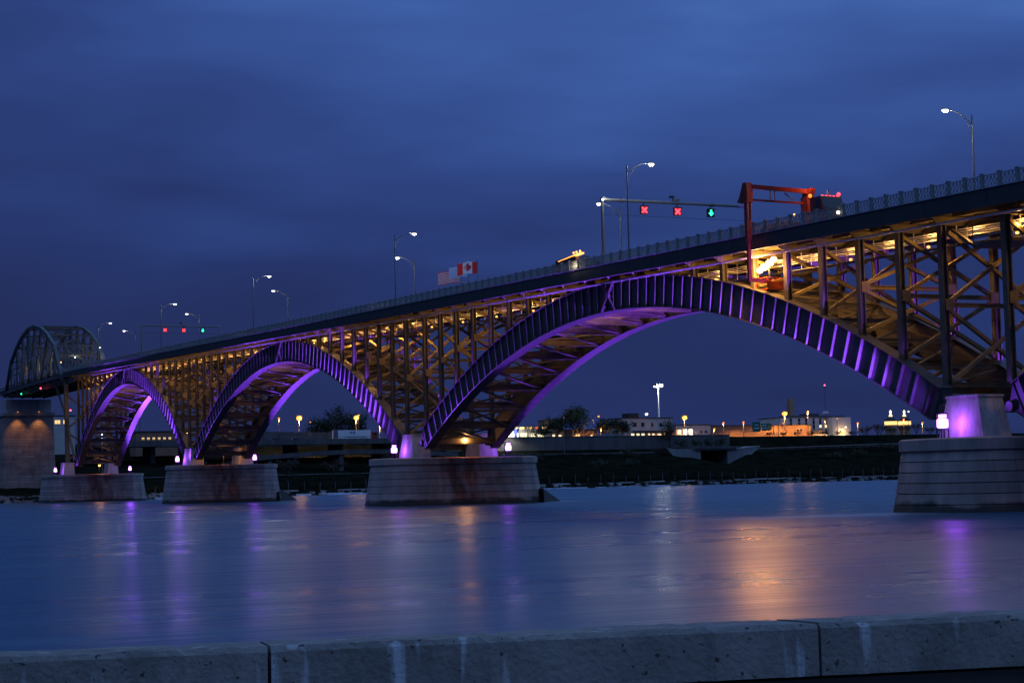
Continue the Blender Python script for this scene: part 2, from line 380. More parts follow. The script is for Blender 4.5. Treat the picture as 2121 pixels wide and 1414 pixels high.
tag(MB().add([(-4000, -400, 0), (5000, -400, 0), (5000, 1000, 0), (-4000, 1000, 0)], [(0, 1, 2, 3)]).build('river_water', 'water'), kind='structure')

# ------------------------------------------------------------------ far shore terrain
def bank(X): return 538 + 0.17 * (max(-300, min(X, 1500)) - 100)
PR = [(-0.10, -3.0), (0.0, -0.2), (0.02, 1.5), (0.06, 2.0), (0.25, 3.0), (0.42, 4.8), (0.62, 8.5), (0.80, 13.6), (0.84, 14.6), (0.92, 15.2), (0.985, 16.0), (1.02, 22.4), (1.3, 23.0), (3.0, 25.0), (40, 26.0)]
def ground(X, Y):
    b = bank(X); t = (Y - b) / (777 - b) if Y > b - 60 else -0.1
    z = PR[-1][1]
    for (t0, z0), (t1, z1) in zip(PR, PR[1:]):
        if t <= t1:
            f = max(0, (t - t0) / (t1 - t0)); z = z0 + (z1 - z0) * f; break
    if X > 420 and Y < 777: z += 0.017 * min(X - 420, 200) * max(0, min(1, (t - 0.6) / 0.3))
    if 395 < X < 485 and 690 < Y < 772: z = min(z, 8.6 + max(0, abs(X - 438) - 9) * 0.55 + max(0, Y - 758) * 0.6)
    return z
def terrain():
    rnd = random.Random(3)
    xs = [-3000, -1500, -700, -300, -100, 0] + [20 + 6 * i for i in range(120)] + [760, 850, 1000, 1300, 1800, 2600, 4000, 8000]
    ts = [-0.10, -0.01, 0.0, 0.01, 0.02, 0.04, 0.06, 0.12, 0.18, 0.25, 0.33, 0.42, 0.5, 0.56, 0.62, 0.68, 0.74, 0.80, 0.84, 0.88, 0.92, 0.955, 0.985, 1.02, 1.1, 1.3, 2, 3, 6, 12, 40]
    vs, fs = [], []
    for t in ts:
        for X in xs:
            b = bank(X); Y = b + t * (777 - b); z = ground(X, Y)
            if 0.03 < t < 0.83: z += rnd.uniform(-0.25, 0.25)
            vs.append((X, Y, z))
    n = len(xs)
    for i in range(len(ts) - 1):
        for j in range(n - 1):
            a = i * n + j; fs.append((a, a + 1, a + n + 1, a + n))
    me = new_mesh('far_shore_ground', vs, fs, 'grass', True)
    tag(link(bpy.data.objects.new('far_shore_ground', me), Matrix.Identity(4)), kind='structure')
terrain()
def ribbon(name, pts, width, mat, dz=0.05, kind='structure'):
    b = MB(); vs = []; fs = []
    for i, (x, y) in enumerate(pts):
        p0, p1 = Vector(pts[max(i - 1, 0)]), Vector(pts[min(i + 1, len(pts) - 1)])
        d = (p1 - p0).normalized(); nrm = Vector((-d.y, d.x))
        for s_ in (-1, 1):
            X, Y = x + nrm.x * s_ * width / 2, y + nrm.y * s_ * width / 2
            vs.append((X, Y, max(ground(X, Y), ground(x, y)) + dz))
    for i in range(len(pts) - 1): fs.append((2 * i, 2 * i + 2, 2 * i + 3, 2 * i + 1))
    return tag(b.add(vs, fs).build(name, mat), kind=kind)

# ------------------------------------------------------------------ near bank: promenade and the wall in front of the camera
WD = Vector((4.11, -0.86, 0)).normalized(); WN = Vector((0.86, 4.11, 0)).normalized(); W0 = Vector((1.07, 7.04, 0))
def wpt(a, n, z): p = W0 + WD * a + WN * n; return (p.x, p.y, z)
def wbox(b, a0, a1, n0, n1, z0, z1):
    return b.hexa([wpt(a0, n0, z0), wpt(a1, n0, z0), wpt(a1, n1, z0), wpt(a0, n1, z0), wpt(a0, n0, z1), wpt(a1, n0, z1), wpt(a1, n1, z1), wpt(a0, n1, z1)])
tag(wbox(MB(), -40, 60, -60, 0.6, -3, 1.75).build('promenade', 'concrete'), kind='structure')
def wall_mat():
    m = pbr('weathered_coping_concrete', (0.225, 0.20, 0.18), 0.9, 0, 0.28, 4.0, (0.10, 0.085, 0.075), 0.6, 0.5, 40, stretch=(1, 1, 0.6))
    t = m.node_tree; b = t.nodes["Principled BSDF"]; old = b.inputs["Base Color"].links[0].from_socket
    g = nd(t, "ShaderNodeNewGeometry")
    # pale drips and dark pits
    mp = nd(t, "ShaderNodeMapping"); mp.inputs["Scale"].default_value = (7, 7, 0.9); t.links.new(g.outputs["Position"], mp.inputs[0])
    n = nd(t, "ShaderNodeTexNoise"); n.inputs["Scale"].default_value = 1.2; n.inputs["Detail"].default_value = 3; t.links.new(mp.outputs[0], n.inputs["Vector"])
    f = ramp(t, [(0.63, (0, 0, 0)), (0.71, (0.75,) * 3)], n.outputs[0])
    c = mixc(t, f.outputs[0], old, (0.55, 0.56, 0.58))
    n2 = nd(t, "ShaderNodeTexNoise"); n2.inputs["Scale"].default_value = 26; n2.inputs["Detail"].default_value = 2; t.links.new(g.outputs["Position"], n2.inputs["Vector"])
    f2 = ramp(t, [(0.665, (0, 0, 0)), (0.71, (0.85,) * 3)], n2.outputs[0])
    t.links.new(mixc(t, f2.outputs[0], c, (0.03, 0.02, 0.018)), b.inputs["Base Color"])
    return m
M['coping'] = wall_mat()
wl = thing('parapet_wall', W0, 'low weathered concrete parapet wall along the near bank in the foreground', 'wall')
wbox(MB(), -30, 40, 0.07, 0.5, 1.7, 2.645).build('base_wall', 'joint', wl)
jts = [-9.1, -6.9, -4.6, -2.4, -0.6, 1.0, 3.265, 5.4, 7.6, 9.8, 12]
rw = random.Random(5)
for i, (a0, a1) in enumerate(zip(jts, jts[1:])):
    b = MB(); a0 += 0.007; a1 -= 0.007; ch = 0.022
    hz = rw.uniform(-0.001, 0.001)
    # coping stone with chamfered top edges, slightly rough along its length
    N = 60; secs = []
    for k in range(N + 1):
        a = a0 + (a1 - a0) * k / N; j = rw.uniform(-0.0035, 0.0025) - (0.012 if rw.random() < .04 else 0)
        secs.append([wpt(a, 0.0 + j, 2.665), wpt(a, 0.56, 2.665), wpt(a, 0.56, 2.83 + hz), wpt(a, 0.5, 2.86 + hz + j), wpt(a, ch + j, 2.88 + hz + j), wpt(a, 0 + j, 2.88 - ch + hz)])
    b.strip(secs).build('coping_block', 'coping', wl)

# ------------------------------------------------------------------ piers
def pier(name, label, X1, X2, Y1, Y2, ztop, capz, ncourse, nblk, peds, wedge=True):
    Ym = (Y1 + Y2) / 2
    t = thing(name, ((X1 + X2) / 2, Ym, 0), label, 'bridge pier', 'stone piers standing in the river')
    bat, nose = 1.25, 4.2
    NA = [(-math.pi / 2 + math.pi * k / 6) for k in range(7)]
    def ring(z, off=0.0, e=None):           # footprint at height z: straight flanks, rounded noses, battered
        if e is None: e = bat * (ztop - z) / ztop
        e += off; hw = (Y2 - Y1) / 2 + e * .8; nn = nose + e
        return [(X2 + nn * math.cos(a), Ym + hw * math.sin(a), z) for a in NA] + [(X1 - nn * math.cos(a), Ym - hw * math.sin(a), z) for a in NA]
    MB().strip([ring(-2.0, -0.14), ring(capz, -0.14)]).build('core', 'joint', t)
    h = (capz + 0.25) / ncourse; rnd = random.Random(int(X1 * 7 + Y1)); g = 0.035
    def nose_part(name, xe, sgn, z0, z1, e0, e1):
        sec = []
        for z, e in ((z0, e0), (z1, e1)):
            hw = (Y2 - Y1) / 2 + e * .8; nn = nose + e
            sec.append([(xe + sgn * (0.006 + nn * math.cos(a)), Ym + hw * math.sin(a), z) for a in NA])
        MB().strip(sec).build(name, 'stone', t)
    for i in range(ncourse):
        z0, z1 = -0.25 + i * h + g, -0.25 + (i + 1) * h - g
        if i == 0: z0 = -1.5
        cuts = [X1 + (X2 - X1) * (k + (0.5 if i % 2 and 0 < k < nblk else 0) + (rnd.uniform(-.12, .12) if 0 < k < nblk else 0)) / nblk for k in range(nblk + 1)]
        cuts = [c for c in cuts if c <= X2]; cuts[-1] = X2
        e0, e1 = bat * (ztop - z0) / ztop, bat * (ztop - z1) / ztop
        for xa, xb in zip(cuts, cuts[1:]):
            o = rnd.uniform(-0.05, 0.05); xa += .018; xb -= .018
            MB().hexa([(xa, Y1 - e0 * .8 + o, z0), (xb, Y1 - e0 * .8 + o, z0), (xb, Y2 + e0 * .8, z0), (xa, Y2 + e0 * .8, z0),
                       (xa, Y1 - e1 * .8 + o, z1), (xb, Y1 - e1 * .8 + o, z1), (xb, Y2 + e1 * .8, z1), (xa, Y2 + e1 * .8, z1)]).build('stone_block', 'stone', t)
        for sgn, xe in ((-1, X1), (1, X2)): nose_part('nose_stone', xe, sgn, z0, z1, e0, e1)
    n = 5
    for k in range(n):
        xa, xb = X1 + (X2 - X1) * k / n + 0.008, X1 + (X2 - X1) * (k + 1) / n - 0.008
        yc0, yc1, tz = Y1 - 0.4, Y2 + 0.4, ztop + rnd.uniform(-0.015, 0.015)
        MB().strip([[(x, yc0, capz + 0.02), (x, yc1, capz + 0.02), (x, yc1, tz - 0.12), (x, yc1 - 0.3, tz), (x, yc0 + 0.3, tz), (x, yc0, tz - 0.12)] for x in (xa, xb)]).build('cap_slab', 'stone', t)
    for sgn, xe in ((-1, X1), (1, X2)):
        sec = []
        for z, e in ((capz + .02, .45), (ztop - .12, .45), (ztop, .15)):
            hw = (Y2 - Y1) / 2 + e * .8; sec.append([(xe + sgn * (0.006 + (nose + e) * math.cos(a)), Ym + hw * math.sin(a), z) for a in NA])
        MB().strip(sec).build('cap_end_slab', 'stone', t)
    for (px0, px1, yb0, yb1, yt0, yt1, hz) in peds:
        z0, z1 = ztop - 0.05, ztop + hz; s_ = 0.35
        MB().hexa([(px0, yb0, z0), (px1, yb0, z0), (px1, yb1, z0), (px0, yb1, z0), (px0 + s_, yt0, z1), (px1 - s_ * .3, yt0, z1), (px1 - s_ * .3, yt1, z1), (px0 + s_, yt1, z1)]).build('pedestal', 'pedconc', t)
        MB().box(px0 + .28, px1, yt0 - .12, yt1 + .12, z1, z1 + .22).build('pedestal_cap', 'pedconc', t)
    if wedge:    # ice breaker at the upstream foot
        a = X2 + bat + nose - 1
        MB().add([(a - 1, Y1 - .6, -1), (a + 6.5, Ym, -1), (a - 1, Y2, -1), (a - 1, Y1 - .3, 2.0), (a + 1.2, Ym, 2.6), (a - 1, Y2, 2.0)],
                 [(0, 2, 1), (3, 4, 5), (0, 1, 4, 3), (1, 2, 5, 4), (2, 0, 3, 5)]).build('ice_breaker', 'joint', t)
    return t
def ped2(Ym, hb, ht, hz): return [(98.6, 101.6, Ym - hb, Ym + hb, Ym - ht, Ym + ht, hz), (109.6, 112.6, Ym - hb, Ym + hb, Ym - ht, Ym + ht, hz)]
PIERS = [  # X1 X2 Y1 Y2 ztop capz
    ('nearest stone pier at the right edge with a violet lit pedestal', 98.3, 116.5, 118.0, 130.6, 6.15, 5.1, 6, 4, ped2(124.9, 3.0, 2.1, 3.45), False),
    ('middle stone pier under the left foot of the largest arch', 97.6, 114.6, 249.5, 261.9, 7.05, 6.05, 6, 4, ped2(256.6, 3.0, 1.9, 3.4), True),
    ('stone pier between the two smaller arches', 98.6, 114.2, 383.8, 395.2, 8.2, 7.3, 8, 4, ped2(389.6, 3.6, 2.7, 3.4), True),
    ('farthest river pier below the truss end, at the far bank', 95.6, 115.0, 515.3, 533.0, 7.75, 6.9, 9, 5, [(97.2, 100.4, 525, 531, 525.3, 530.7, 3.3), (109.8, 112.9, 525, 531, 525.3, 530.7, 3.3)], False)]
for (lab, *a) in PIERS: pier('stone_pier', lab, *a)

# tall pier carrying the far end of the truss, on the bank
tp = thing('tall_stone_pier', (105.3, 638, 4), 'tall coursed stone pier at the far left under the truss, two lamps washing it', 'bridge pier')
X1, X2, Y1, Y2, zb, zt = 97.2, 113.6, 632.0, 642.0, 2.0, 29.0
MB().hexa([(X1 - .7, Y1 - .7, zb), (X2 + .7, Y1 - .7, zb), (X2 + .7, Y2 + .7, zb), (X1 - .7, Y2 + .7, zb), (X1 + .12, Y1 + .12, zt), (X2 - .12, Y1 + .12, zt), (X2 - .12, Y2 - .12, zt), (X1 + .12, Y2 - .12, zt)]).build('core', 'joint', tp)
nC = 32; rnd = random.Random(21)
for i in range(nC):
    z0, z1 = zb + (zt - zb) * i / nC + .04, zb + (zt - zb) * (i + 1) / nC - .04
    e0, e1 = 0.9 * (zt - z0) / (zt - zb), 0.9 * (zt - z1) / (zt - zb); nb = 4
    for k in range(nb):
        off = 0.5 if i % 2 else 0
        a = X1 - e0 if k == 0 else X1 + (X2 - X1) * (k + off * 0.7) / nb + .012
        c = X2 + e0 if k == nb - 1 else X1 + (X2 - X1) * (k + 1 + off * 0.7) / nb - .012
        o = rnd.uniform(-.03, .03)
        MB().hexa([(a, Y1 - e0 + o, z0), (c, Y1 - e0 + o, z0), (c, Y2 + e0, z0), (a, Y2 + e0, z0), (a, Y1 - e1 + o, z1), (c, Y1 - e1 + o, z1), (c, Y2 + e1, z1), (a, Y2 + e1, z1)]).build('stone_block', 'stone', tp)
MB().box(X1 - .5, X2 + .5, Y1 - .6, Y2 + .6, zt, zt + 1.1).build('cap_slab', 'stone', tp)
MB().box(X1 + .6, X2 - .6, Y1 + .6, Y2 - .6, zt + 1.1, 34.6).build('bearing_block', 'concrete', tp)

# ------------------------------------------------------------------ arch spans
def axis(Y, A): # parabola with a tilt: (Ya, za, Yb, zb, rise)
    Ya, za, Yb, zb_, rise = A; m = (Ya + Yb) / 2; hlf = (Yb - Ya) / 2; u = (Y - m) / hlf
    return (za + zb_) / 2 + (zb_ - za) / 2 * u + rise * (1 - u * u), ((zb_ - za) / 2 - 2 * rise * u) / hlf
def depth(Y, A):
    u = (Y - (A[0] + A[2]) / 2) / ((A[2] - A[0]) / 2); return 3.65 - 0.55 * u * u
def edge(Y, A, s_):  # point on top (+1) or bottom (-1) flange measured square to the axis
    z, sl = axis(Y, A); L = math.hypot(1, sl); d = depth(Y, A) / 2 * s_
    return (Y - sl / L * d, z + d / L)
def ztop(Y, A):      # top flange height directly above Y
    y = Y
    for _ in range(4):
        ey, ez = edge(y, A, 1); y += Y - ey
    return edge(y, A, 1)[1]
def arch_span(label, A, cols, ymin=None):
    t = thing('arch_span', (105.5, (A[0] + A[2]) / 2, 8), label, 'bridge arch', 'steel arch spans of the bridge')
    Ya, Yb = (A[0] if ymin is None else ymin), A[2]
    NS = 60; Ys = [Ya + (Yb - Ya) * i / NS for i in range(NS + 1)]
    for X, near in ((XN, True), (XR, False)):
        def secs(x0, x1, o0, o1):
            S = []
            for Y in Ys:
                (yt, zt_), (yb, zb_) = edge(Y, A, 1), edge(Y, A, -1); z, sl = axis(Y, A); L = math.hypot(1, sl); n = (-sl / L, 1 / L)
                c = depth(Y, A) / 2
                S.append([(x, Y + n[0] * (c * s2 + o), z + n[1] * (c * s2 + o)) for x, s2, o in ((x0, o0[0], o0[1]), (x1, o0[0], o0[1]), (x1, o1[0], o1[1]), (x0, o1[0], o1[1]))])
            return S
        rib = MB().strip(secs(X - 0.42, X + 0.42, (-1, 0.06), (1, -0.06))).build('arch_rib', 'rib', t)
        MB().strip(secs(X - 0.78, X + 0.78, (1, -0.062), (1, 0.0))).build('top_flange', 'rib', rib)
        MB().strip(secs(X - 0.78, X + 0.78, (-1, 0.0), (-1, 0.062))).build('bottom_flange', 'rib', rib)
        # rivet rows along the flanges, joined
        rv = MB()
        if near:
            for k in range(int((Yb - Ya) / 0.45)):
                Y = Ya + 0.3 + k * 0.45
                if Y > Yb - 0.2: break
                z, sl = axis(Y, A); L = math.hypot(1, sl); n = (-sl / L, 1 / L); c = depth(Y, A) / 2
                for s2 in (-1, 1):
                    for o in (0.14, 0.30):
                        yy, zz = Y + n[0] * s2 * (c - o), z + n[1] * s2 * (c - o)
                        rv.add([(X - .425, yy - .05, zz), (X - .425, yy, zz - .05), (X - .425, yy + .05, zz), (X - .425, yy, zz + .05), (X - .465, yy, zz)], [(0, 1, 4), (1, 2, 4), (2, 3, 4), (3, 0, 4)])
                yy, zz = Y - n[0] * (c + 0.0), z - n[1] * (c + 0.0)
                for xx in (X - .6, X - .2, X + .2, X + .6):
                    rv.add([(xx - .06, yy, zz), (xx, yy - .06, zz), (xx + .06, yy, zz), (xx, yy + .06, zz), (xx, yy - n[0] * .05, zz - n[1] * .05)], [(0, 1, 4), (1, 2, 4), (2, 3, 4), (3, 0, 4)])
            tag(rv.build('rivet_rows', 'rib', rib), kind='stuff')
        if near:
            n = int((Yb - Ya) / 2.04)
            for k in range(n + 1):
                Y = Yb - 0.9 - k * 2.04
                if Y < Ya + 0.5: break
                z, sl = axis(Y, A); L = math.hypot(1, sl); nn = (-sl / L, 1 / L); c = depth(Y, A) / 2 - 0.07
                bar('stiffener', (X - 0.58, Y - nn[0] * c, z - nn[1] * c), (X - 0.58, Y + nn[0] * c, z + nn[1] * c), 0.10, 0.32, 'rib', rib, 'box', up=(1, 0, 0))
        # pinned crown: crossed hinge plates on the outer face
        mY = (A[0] + A[2]) / 2
        if near and Ya < mY:
            (y0, z0), (y1, z1) = edge(mY - 1.6, A, -1), edge(mY + 1.6, A, 1); (y2, z2), (y3, z3) = edge(mY - 1.6, A, 1), edge(mY + 1.6, A, -1)
            bar('hinge_bar', (X - .82, y0, z0 + .1), (X - .82, y1, z1 - .1), .09, .3, 'rib', rib, 'box', up=(1, 0, 0)); bar('hinge_bar', (X - .92, y2, z2 - .1), (X - .92, y3, z3 + .1), .09, .3, 'rib', rib, 'box', up=(1, 0, 0))
            zc = axis(mY, A)[0]
            MB().tube([(X - 1.02, mY, zc), (X - .4, mY, zc)], .35, 12).build('crown_pin', 'rib', rib)
        # foot bearings
        for Y, s2 in ((Yb, -1), (A[0], 1)):
            if Y < Ya - 1: continue
            z, sl = axis(Y, A); L = math.hypot(1, sl); d = Vector((0, -s2 / L, -s2 * sl / L)); c = Vector((X, Y, z))
            wd = depth(Y, A) / 2
            n = Vector((0, -sl / L, 1 / L))
            MB().add([c + n * wd + Vector((-.5, 0, 0)), c + n * wd + Vector((.5, 0, 0)), c - n * wd + Vector((.5, 0, 0)), c - n * wd + Vector((-.5, 0, 0)),
                      c + n * .4 + d * 1.0 + Vector((-.5, 0, 0)), c + n * .4 + d * 1.0 + Vector((.5, 0, 0)), c - n * .4 + d * 1.0 + Vector((.5, 0, 0)), c - n * .4 + d * 1.0 + Vector((-.5, 0, 0))],
                     [(0, 1, 2, 3), (4, 7, 6, 5), (0, 4, 5, 1), (1, 5, 6, 2), (2, 6, 7, 3), (3, 7, 4, 0)]).build('bearing_shoe', 'dark', rib)
            MB().tube([c + d * 1.1 - Vector((.75, 0, 0)), c + d * 1.1 + Vector((.75, 0, 0))], .45, 14).build('bearing_pin', 'rib', rib)
    # spandrel bents
    for Y in cols:
        if ymin is not None and Y < ymin: continue
        zt_ = zf(Y) - 0.62; zb_ = ztop(Y, A) if A[0] + 0.3 < Y < A[2] - 0.3 else (axis(max(A[0], min(A[2], Y)), A)[0] + 1.6)
        hgt = zt_ - zb_
        if hgt < 0.35: continue
        for X in (XN, XR): bar('spandrel_column', (X, Y, zb_ - .02), (X, Y, zt_), 0.62, 0.60, 'column', t, 'H', up=(1, 0, 0))
        if hgt < 2.2: continue
        a, b_ = XN + 0.32, XR - 0.32
        tiers = [(zb_ + .3, zt_ - .3)] if hgt < 7.5 else [(zb_ + .3, (zb_ + zt_) / 2 - .25), ((zb_ + zt_) / 2 + .25, zt_ - .3)]
        kind = 'U' if Y < 260 else 'box'
        for (q0, q1) in tiers:
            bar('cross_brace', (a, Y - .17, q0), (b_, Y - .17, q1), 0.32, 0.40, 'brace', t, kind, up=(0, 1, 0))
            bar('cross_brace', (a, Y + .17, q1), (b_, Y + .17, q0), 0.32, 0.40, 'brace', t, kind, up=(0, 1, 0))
        if len(tiers) == 2:
            zm = (zb_ + zt_) / 2
            bar('strut', (a, Y, zm), (b_, Y, zm), 0.34, 0.40, 'brace', t, 'H')
            for X in (a, b_): MB().box(X - .45, X + .45, Y - .36, Y - .345, zm - .5, zm + .5).build('gusset_plate', 'brace', t)
    # lateral bracing between the ribs, panel by panel
    ys = [Y for Y in cols if A[0] + 1.0 < Y < A[2] - 1.0 and (ymin is None or Y > ymin)]
    if len(ys) > 1:
        stp = abs(ys[1] - ys[0])
        ext = [A[2] - 1.2] + sorted(ys, reverse=True) + ([A[0] + 1.2] if ymin is None else [])
    else: ext = []
    prev = None
    for Y in ext:
        lo, hi = edge(Y, A, -1), edge(Y, A, 1)
        a, b_ = XN + 0.43, XR - 0.43
        zl, zh = Vector((0, lo[0], lo[1] + .55)), Vector((0, hi[0], hi[1] - .3))
        bar('rib_strut', (a, zl.y, zl.z), (b_, zl.y, zl.z), 0.32, 1.0, 'steel', t, 'H')
        bar('rib_strut', (a, zh.y, zh.z), (b_, zh.y, zh.z), 0.28, 0.4, 'steel', t, 'H')
        if prev:
            pl, ph = prev
            for (p, q, w_) in ((pl, zl, 0.42), (ph, zh, 0.24)):
                bar('lateral_brace', (a, p.y, p.z), (b_, q.y, q.z), w_, w_ * 0.6, 'steel', t); bar('lateral_brace', (b_, p.y, p.z - w_ * .7), (a, q.y, q.z - w_ * .7), w_, w_ * 0.6, 'steel', t)
        prev = (zl, zh)
    return t
def lin(a, b_, n): return [a + (b_ - a) * i / (n - 1) for i in range(n)]
COLS = {'C': lin(128.4, 251.7, 21), 'B': lin(259.6, 386.1, 22), 'A': lin(392.7, 518.0, 22), 'D': [119.9 - 6.15 * i for i in range(9)]}
ARCH = {'C': (129.4, 9.3, 251.6, 9.7, 15.5), 'B': (260.4, 8.9, 385.6, 10.7, 18.2), 'A': (393.6, 10.7, 517.2, 11.2, 20.5), 'D': (-3.6, 8.9, 118.6, 9.1, 15.2)}
arch_span('largest steel arch span with violet lit ribs, right of the middle pier', ARCH['C'], COLS['C'])
arch_span('middle steel arch span left of the middle pier, violet soffit', ARCH['B'], COLS['B'])
arch_span('farthest steel arch span at the left beside the truss', ARCH['A'], COLS['A'])
arch_span('cut off steel arch span at the right edge beyond the nearest pier', ARCH['D'], COLS['D'], ymin=66)

# ------------------------------------------------------------------ deck
dk = thing('bridge_deck', (105, 300, 30), 'long bridge deck with grey fascia and open metal railing climbing to the right', 'bridge deck')
Y0D, Y1D = 62.0, 652.0
YS = [Y0D + (Y1D - Y0D) * i / 118 for i in range(119)]
def run(name, mat, x0, x1, f0, f1, parent, ys=YS): return MB().strip([[(x0, Y, f0(Y)), (x1, Y, f0(Y)), (x1, Y, f1(Y)), (x0, Y, f1(Y))] for Y in ys]).build(name, mat, parent)
run('deck_slab', 'dimconc', XF + 0.28, XE - 0.2, lambda Y: zd(Y) - 0.75, lambda Y: zd(Y) - 0.4, dk)
run('road_surface', 'asphalt', 100.2, 112.0, lambda Y: zd(Y) - 0.396, lambda Y: zd(Y) - 0.30, dk)
run('kerb', 'concrete', XF + 0.3, 100.2, lambda Y: zd(Y) - 0.396, lambda Y: zd(Y) - 0.04, dk)
run('footway', 'concrete', 112.0, XE - 0.25, lambda Y: zd(Y) - 0.396, lambda Y: zd(Y) - 0.1, dk)
for x in (104.1, 108.1): run('lane_line', 'paint', x - .06, x + .06, lambda Y: zd(Y) - 0.298, lambda Y: zd(Y) - 0.294, dk)
for x in (101.6, 103.9, 106.2, 108.5, 110.2): run('stringer', 'steel', x - .18, x + .18, lambda Y: zf(Y) + 0.15, lambda Y: zd(Y) - 0.752, dk)
run('utility_pipe', 'pipe', 99.25, 99.43, lambda Y: zf(Y) - 0.72, lambda Y: zf(Y) - 0.54, dk)
run('utility_pipe', 'pipe', 99.62, 99.72, lambda Y: zf(Y) - 0.60, lambda Y: zf(Y) - 0.50, dk)
run('far_fascia', 'fascia', XE - 0.2, XE, lambda Y: zf(Y) + 0.4, zd, dk)
run('far_railing', 'rail', XE - 0.14, XE - 0.06, lambda Y: zr(Y) - 0.12, zr, dk)
run('coping_strip', 'rail', XF - 0.10, XF + 0.34, lambda Y: zd(Y) - 0.04, lambda Y: zd(Y) + 0.06, dk)
run('bottom_lip', 'fascia', XF - 0.12, XF + 0.26, lambda Y: zf(Y) - 0.06, lambda Y: zf(Y), dk)
FB = sorted(set([round(y, 2) for k in 'DCBA' for y in COLS[k]] + [round(518 + 5.9 * i, 2) for i in range(1, 23)]))
for a, b_ in zip(FB, FB[1:]):
    h = zd(a) - zf(a) - 0.05
    # fascia girder plate between joints
    MB().hexa([(XF, a + .03, zf(a) + .004), (XF + .24, a + .03, zf(a) + .004), (XF + .24, b_ - .03, zf(b_) + .004), (XF, b_ - .03, zf(b_) + .004),
               (XF, a + .03, zd(a) - .044), (XF + .24, a + .03, zd(a) - .044), (XF + .24, b_ - .03, zd(b_) - .044), (XF, b_ - .03, zd(b_) - .044)]).build('fascia_plate', 'fascia', dk)
for Y in FB:
    b = MB(); xa, xb = 99.75, 112.6
    b.box(xa, xb, Y - .04, Y + .04, zf(Y) - .55, zd(Y) - .77).box(xa, xb, Y - .22, Y + .22, zf(Y) - .60, zf(Y) - .552).box(xa, xb, Y - .22, Y + .22, zf(Y) + .1, zf(Y) + .148)
    b.build('floor_beam', 'steel', dk)
    MB().add([(99.74, Y - .06, zf(Y) - .5), (99.74, Y + .06, zf(Y) - .5), (98.66, Y + .06, zf(Y) + .35), (98.66, Y - .06, zf(Y) + .35), (99.74, Y - .06, zf(Y) + .7), (99.74, Y + .06, zf(Y) + .7), (98.66, Y + .06, zf(Y) + .7), (98.66, Y - .06, zf(Y) + .7)],
             [(0, 1, 2, 3), (4, 7, 6, 5), (0, 4, 5, 1), (2, 6, 7, 3), (1, 5, 6, 2), (0, 3, 7, 4)]).build('deck_bracket', 'steel', dk)
# railing: posts and open panels
PW = 2.24; nP = int((Y1D - 78) / PW)
pb = MB()
L = PW - 0.34
pb.box(-.05, .05, 0, L, .98, 1.06).box(-.035, .035, 0, L, .12, .18).box(-.035, .035, 0, L, .86, .90)
for k in range(5):
    y = L * k / 4
    pb.box(-.025, .025, max(0, y - .034), min(L, y + .034), .18, .98)
    if k < 4:
        y2 = L * (k + 1) / 4; m_ = (y + y2) / 2
        for (p, q) in (((y + .03, .2), (m_ + .06, .53)), ((m_ + .06, .53), (y + .03, .86)), ((y2 - .03, .2), (m_ - .06, .53)), ((m_ - .06, .53), (y2 - .03, .86))):
            pb.beam((0, p[0], p[1]), (0, q[0], q[1]), .04, .055, up=(1, 0, 0))
PAN = new_mesh('railing_panel', pb.v, pb.f, 'rail')
qb = MB().box(-.13, .13, -.16, .16, 0, 1.12).box(-.17, .17, -.2, .2, 1.12, 1.2).box(-.17, .17, -.2, .2, 0, .14)
PST = new_mesh('railing_post', qb.v, qb.f, 'rail')
def shear(x, Y, zz, slope): return Matrix(((1, 0, 0, x), (0, 1, 0, Y), (0, slope, 1, zz), (0, 0, 0, 1)))
for i in range(nP):
    Y = 78 + i * PW; s_ = (zr(Y + 1) - zr(Y))
    inst('railing_post', PST, Matrix.Translation((XF + .12, Y, zd(Y) + .06)), dk)
    inst('railing_panel', PAN, shear(XF + .12, Y + .17, zd(Y + .17) + .06, s_), dk)

# maintenance catwalk slung under the deck, its pipes catch the lamps
ct = thing('maintenance_catwalk', (103, 300, 26), 'slim pipe rail catwalk hung under the deck between the ribs, amber lit', 'catwalk')
YC = [Y for Y in YS if Y < 522]
run('walkway', 'dark', 102.2, 103.3, lambda Y: zf(Y) - 2.25, lambda Y: zf(Y) - 2.17, ct, YC)
for x, dz in ((102.15, -1.15), (102.15, -1.55), (102.15, -0.95)): run('handrail', 'pipe', x - .05, x + .05, lambda Y: zf(Y) + dz - .05, lambda Y: zf(Y) + dz + .05, ct, YC)
run('handrail', 'pipe', 103.3, 103.38, lambda Y: zf(Y) - 1.2, lambda Y: zf(Y) - 1.1, ct, YC)
for Y in FB:
    if Y < 520 and Y > 66:
        for x in (102.15, 103.34): bar('hanger', (x, Y + .4, zf(Y) - 2.2), (x, Y + .4, zf(Y) - .5), .07, .07, 'pipe', ct)
# underslung inspection platforms at two piers
for i, (Y, lab) in enumerate(((122.5, 'yellowish inspection platform with rails under the deck at the nearest pier'), (263.5, 'small inspection platform under the deck left of the middle pier'))):
    p = thing('inspection_platform', (102, Y, zf(Y) - 3), lab, 'platform', 'inspection platforms under the deck')
    z = zf(Y) - 2.6
    MB().box(100.9, 104.5, Y - 2.6, Y + 2.6, z - .28, z).build('floor', 'steel', p)
    for y in (Y - 2.55, Y + 2.55):
        for x in (100.95, 102.7, 104.45): bar('post', (x, y, z), (x, y, z + 2.0), .08, .08, 'steel', p)
    for dz in (.6, 1.15):
        for x in (100.95, 104.45): bar('guard_rail', (x, Y - 2.6, z + dz), (x, Y + 2.6, z + dz), .07, .07, 'pipe', p)
    bar('sloped_stair', (100.95, Y + 2.6, z), (100.95, Y + 5.4, z + 1.7), .3, .25, 'steel', p)

